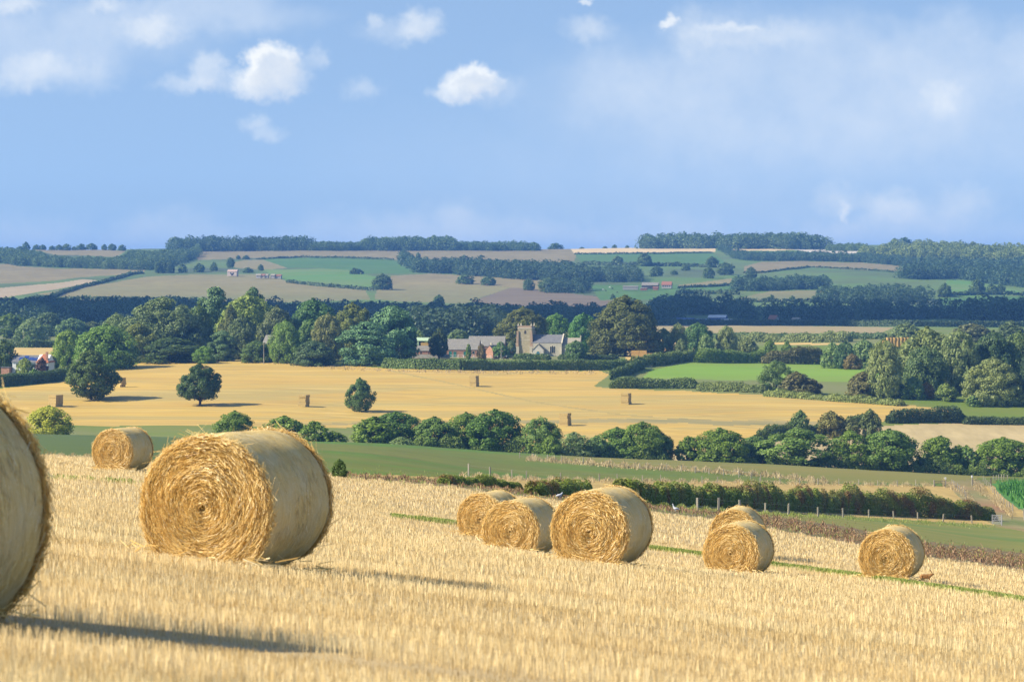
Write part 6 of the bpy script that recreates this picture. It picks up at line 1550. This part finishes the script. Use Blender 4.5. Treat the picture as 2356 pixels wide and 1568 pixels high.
# ------------------------------------------------------------------ animals
def body(name, joints, edges, mat, levels=2):
    """one continuous skinned body: joints {key: (pos, radius)}"""
    me = bpy.data.meshes.new(name); ks = list(joints); ix = {k: i for i, k in enumerate(ks)}
    me.from_pydata([joints[k][0] for k in ks], [(ix[a], ix[b]) for a, b in edges], [])
    o = link(bpy.data.objects.new(name, me))
    md = o.modifiers.new('skin', 'SKIN'); md.use_smooth_shade = True
    for i, k in enumerate(ks):
        r_ = joints[k][1]; me.skin_vertices[0].data[i].radius = (r_, r_) if not isinstance(r_, tuple) else r_
    me.skin_vertices[0].data[0].use_root = True
    sd = o.modifiers.new('smooth', 'SUBSURF'); sd.levels = sd.render_levels = levels
    me.materials.append(mat)
    return o
# hare crouching in the stubble, facing right
M_HARE = mottled('hare_fur', (.30,.155,.055), (.22,.11,.04), 18.0, c3=(.38,.23,.10), s3=.4)
M_EAR = mottled('hare_ear', (.14,.075,.035), (.24,.13,.06), 20.0)
J = {'loin': ((-.05, 0, .135), .075), 'rump': ((-.16, 0, .11), .075), 'tail': ((-.235, 0, .10), .028), 'chest': ((.07, 0, .125), .066), 'neck': ((.145, 0, .165), .042), 'head': ((.185, 0, .205), .042), 'muzzle': ((.245, 0, .185), .022),
     'hipl': ((-.12, .055, .075), .052), 'hockl': ((-.17, .065, .022), .022), 'footl': ((-.06, .068, .014), .016), 'hipr': ((-.12, -.055, .075), .052), 'hockr': ((-.17, -.065, .022), .022), 'footr': ((-.06, -.068, .014), .016),
     'shl': ((.085, .035, .075), .028), 'pawl': ((.115, .038, .012), .014), 'shr': ((.085, -.035, .075), .028), 'pawr': ((.115, -.038, .012), .014)}
E = [('loin','rump'),('rump','tail'),('loin','chest'),('chest','neck'),('neck','head'),('head','muzzle'),('rump','hipl'),('hipl','hockl'),('hockl','footl'),('rump','hipr'),('hipr','hockr'),('hockr','footr'),('chest','shl'),('shl','pawl'),('chest','shr'),('shr','pawr')]
hz = spot(2131, 0, 80.0)
h0 = thing('hare', 'brown hare crouching in the stubble beside the lone bale', 'hare', hz + Vector((0, 0, .06)), R(-8))
hb_ = body('body', J, E, M_HARE); hb_.parent = h0
for sy_ in (-1, 1):
    e = MB().bar((.178, sy_ * .018, .235), (.135, sy_ * .03, .30), .012, 6, .016).bar((.135, sy_ * .03, .30), (.10, sy_ * .034, .335), .016, 6, .004).build('ear', M_EAR, h0, True)
h0.scale = (.92, .92, .92)
# pigeons / pale birds by the hedge
M_BIRD = mottled('pale_feathers', (.56,.58,.64), (.42,.44,.50), 9.0)
M_BEAK = plain('beak', (.25,.2,.12))
def bird(px, py, label, s, rz, neck=1.0, ymin=120):
    p = spot(px, py, None, ymin)
    J = {'body': ((0, 0, .26), .115), 'rump': ((-.15, 0, .24), .085), 'tail': ((-.36, 0, .20), (.05, .02)), 'breast': ((.12, 0, .29), .10), 'neck': ((.19, 0, .29 + .16 * neck), .045), 'head': ((.22, 0, .30 + .26 * neck), .048), 'bill': ((.29, 0, .285 + .26 * neck), .012),
         'll': ((0, .045, .14), .022), 'lf': ((.02, .05, .01), .012), 'rl': ((0, -.045, .14), .022), 'rf': ((.02, -.05, .01), .012)}
    E = [('body','rump'),('rump','tail'),('body','breast'),('breast','neck'),('neck','head'),('head','bill'),('body','ll'),('ll','lf'),('body','rl'),('rl','rf')]
    o = thing('bird', label, 'bird', p, R(rz), 'pale birds on the rough strip by the hedge')
    b = body('body', J, E, M_BIRD); b.parent = o
    for sy_ in (-1, 1):
        MB().poly([(.10, sy_*.115, .33), (-.06, sy_*.135, .35), (-.34, sy_*.06, .235), (-.12, sy_*.12, .20), (.08, sy_*.12, .24), (.10, sy_*.10, .325), (-.06, sy_*.115, .345), (-.33, sy_*.045, .23), (-.12, sy_*.10, .195), (.08, sy_*.10, .235)], [(0,1,2,3,4),(9,8,7,6,5),(0,1,6,5),(1,2,7,6),(2,3,8,7),(3,4,9,8),(4,0,5,9)]).build('wing', M_BIRD, o, True)
    o.scale = (s,) * 3
bird(1554, 1176, 'pale bird with raised neck standing before the thorn hedge', .72, 160, 1.3)
bird(1288, 1146, 'pale bird half hidden by the top of the biggest trio bale', .75, 30, .6)
bird(1272, 1138, 'tiny pale bird farther back near the short hedge piece', .6, 60, .6)
# cattle by the church hedge and on the far pasture
M_COW = mottled('dark_hide', (.035,.022,.018), (.06,.035,.028), 2.0); M_COWW = mottled('white_hide', (.70,.68,.64), (.6,.58,.54), 2.0)
def cow_mesh(mat, graze=True):
    hd = .35 if graze else 1.25
    J = {'mid': ((0, 0, .98), .37), 'rump': ((-.62, 0, 1.05), .30), 'sh': ((.55, 0, 1.02), .33), 'neck': ((.95, 0, .5 * (1.05 + hd) + .12), .18), 'head': ((1.18, 0, hd + .15), .14), 'muz': ((1.32, 0, hd - .10), .085), 'tail': ((-.92, 0, 1.0), .035), 'tip': ((-.97, 0, .45), .03)}
    E = [('mid','rump'),('mid','sh'),('sh','neck'),('neck','head'),('head','muz'),('rump','tail'),('tail','tip')]
    for k, sy_ in (('l', .2), ('r', -.2)):
        J['fs'+k] = ((.52, sy_, .66), .125); J['fk'+k] = ((.54, sy_, .36), .07); J['ff'+k] = ((.52, sy_, .03), .06)
        J['hs'+k] = ((-.60, sy_, .72), .16); J['hk'+k] = ((-.70, sy_, .42), .075); J['hf'+k] = ((-.62, sy_, .03), .06)
        E += [('sh','fs'+k),('fs'+k,'fk'+k),('fk'+k,'ff'+k),('rump','hs'+k),('hs'+k,'hk'+k),('hk'+k,'hf'+k)]
    return J, E
def cow(px, pyb, Y, rz, label, mat, group):
    o = thing('cow', label, 'cow', spot(px, pyb, Y, 700), R(rz), group)
    J, E = cow_mesh(mat); b = body('body', J, E, mat, 1); b.parent = o
cow(1142, 828, 1018, 186, 'dark cow grazing in front of the farm, the larger of two', M_COW, 'cattle grazing by the church hedge')
cow(1163, 828, 1020, 10, 'dark cow grazing nearest to the church hedge', M_COW, 'cattle grazing by the church hedge')
for px, py, mt, lab in [(1403, 662, M_COWW, 'upper white cow on the far cattle pasture'), (1388, 668, M_COWW, 'lower white cow on the far cattle pasture'), (1409, 665, M_COW, 'dark cow close to the upper white one'), (1394, 670, M_COW, 'dark cow close to the lower white one'), (1420, 674, M_COW, 'dark cow apart on the far cattle pasture')]:
    cow(px, py, None, random.uniform(0, 360), lab, mt, 'cattle on the far pasture')

# ------------------------------------------------------------------ drifting clouds high to the left, outside the view: they shade the valley
def cloud(name, label, cx_, cy_, cz_, rx, ry, rz_, seed):
    g = np.random.default_rng(seed); bm = bmesh.new()
    bmesh.ops.create_icosphere(bm, subdivisions=5, radius=1.0)
    ph = g.uniform(0, 6.28, 12)
    for v in bm.verts:
        c = v.co; f = 1 + .16*math.sin(c.x*5 + ph[0])*math.sin(c.y*4 + ph[1]) + .10*math.sin(c.x*11 + ph[2])*math.sin(c.y*9 + ph[3]) + .06*math.sin(c.x*21 + ph[4])*math.sin(c.y*19 + ph[5])
        v.co = Vector((c.x * rx * f, c.y * ry * f, (c.z if c.z > 0 else c.z * .35) * rz_ * f))
    me = bpy.data.meshes.new(name); bm.to_mesh(me); bm.free(); me.materials.append(M_CLOUD)
    me.polygons.foreach_set('use_smooth', np.ones(len(me.polygons), bool))
    o = link(bpy.data.objects.new(name, me)); o.location = (cx_, cy_, cz_)
    return tag(o, label, 'cloud', None, 'stuff')
M_CLOUD = material('cloud_white', 1.0, 0.0)[0]; M_CLOUD.node_tree.nodes['Principled BSDF'].inputs['Base Color'].default_value = (.86, .87, .88, 1)
HC = 900.0
def shade_at(x, y, rx, ry, seed, label):
    """cloud whose shadow falls on the ground around (x, y)"""
    d = sun_dir; k = (HC - 20) / d.z
    cloud('cloud', label, x + d.x * k, y + d.y * k, HC, rx, ry, 60, seed)
CLOUDS = [(120, 1990, 760, 330, 1, 'broad flat cloud outside the view, placed to shade the valley')]
for x, y, rx, ry, sd, lab in CLOUDS: shade_at(x, y, rx, ry, sd, lab)

# ------------------------------------------------------------------ air
HAZE = 1.0e-4
m = bpy.data.materials.new('air'); m.use_nodes = True; t = NT(m.node_tree); t.n.clear()
vo = t.node('ShaderNodeVolumePrincipled'); vo.inputs['Color'].default_value = (.17, .43, 1.0, 1); vo.inputs['Density'].default_value = HAZE; vo.inputs['Anisotropy'].default_value = 0.0
mo = t.node('ShaderNodeOutputMaterial'); t.l.new(vo.outputs[0], mo.inputs['Volume'])
zmin = float(ZZ.min()) - 1.0
zmax = max(float(ZZ.max()) + 26.0, CAM_Z + 4)
hz_o = MB().box(-6500, 6500, -60, 9300, zmin - 1, zmax).build('haze', m, None)
tag(hz_o, 'thin blue summer haze filling the valley air', 'haze', None, 'stuff')
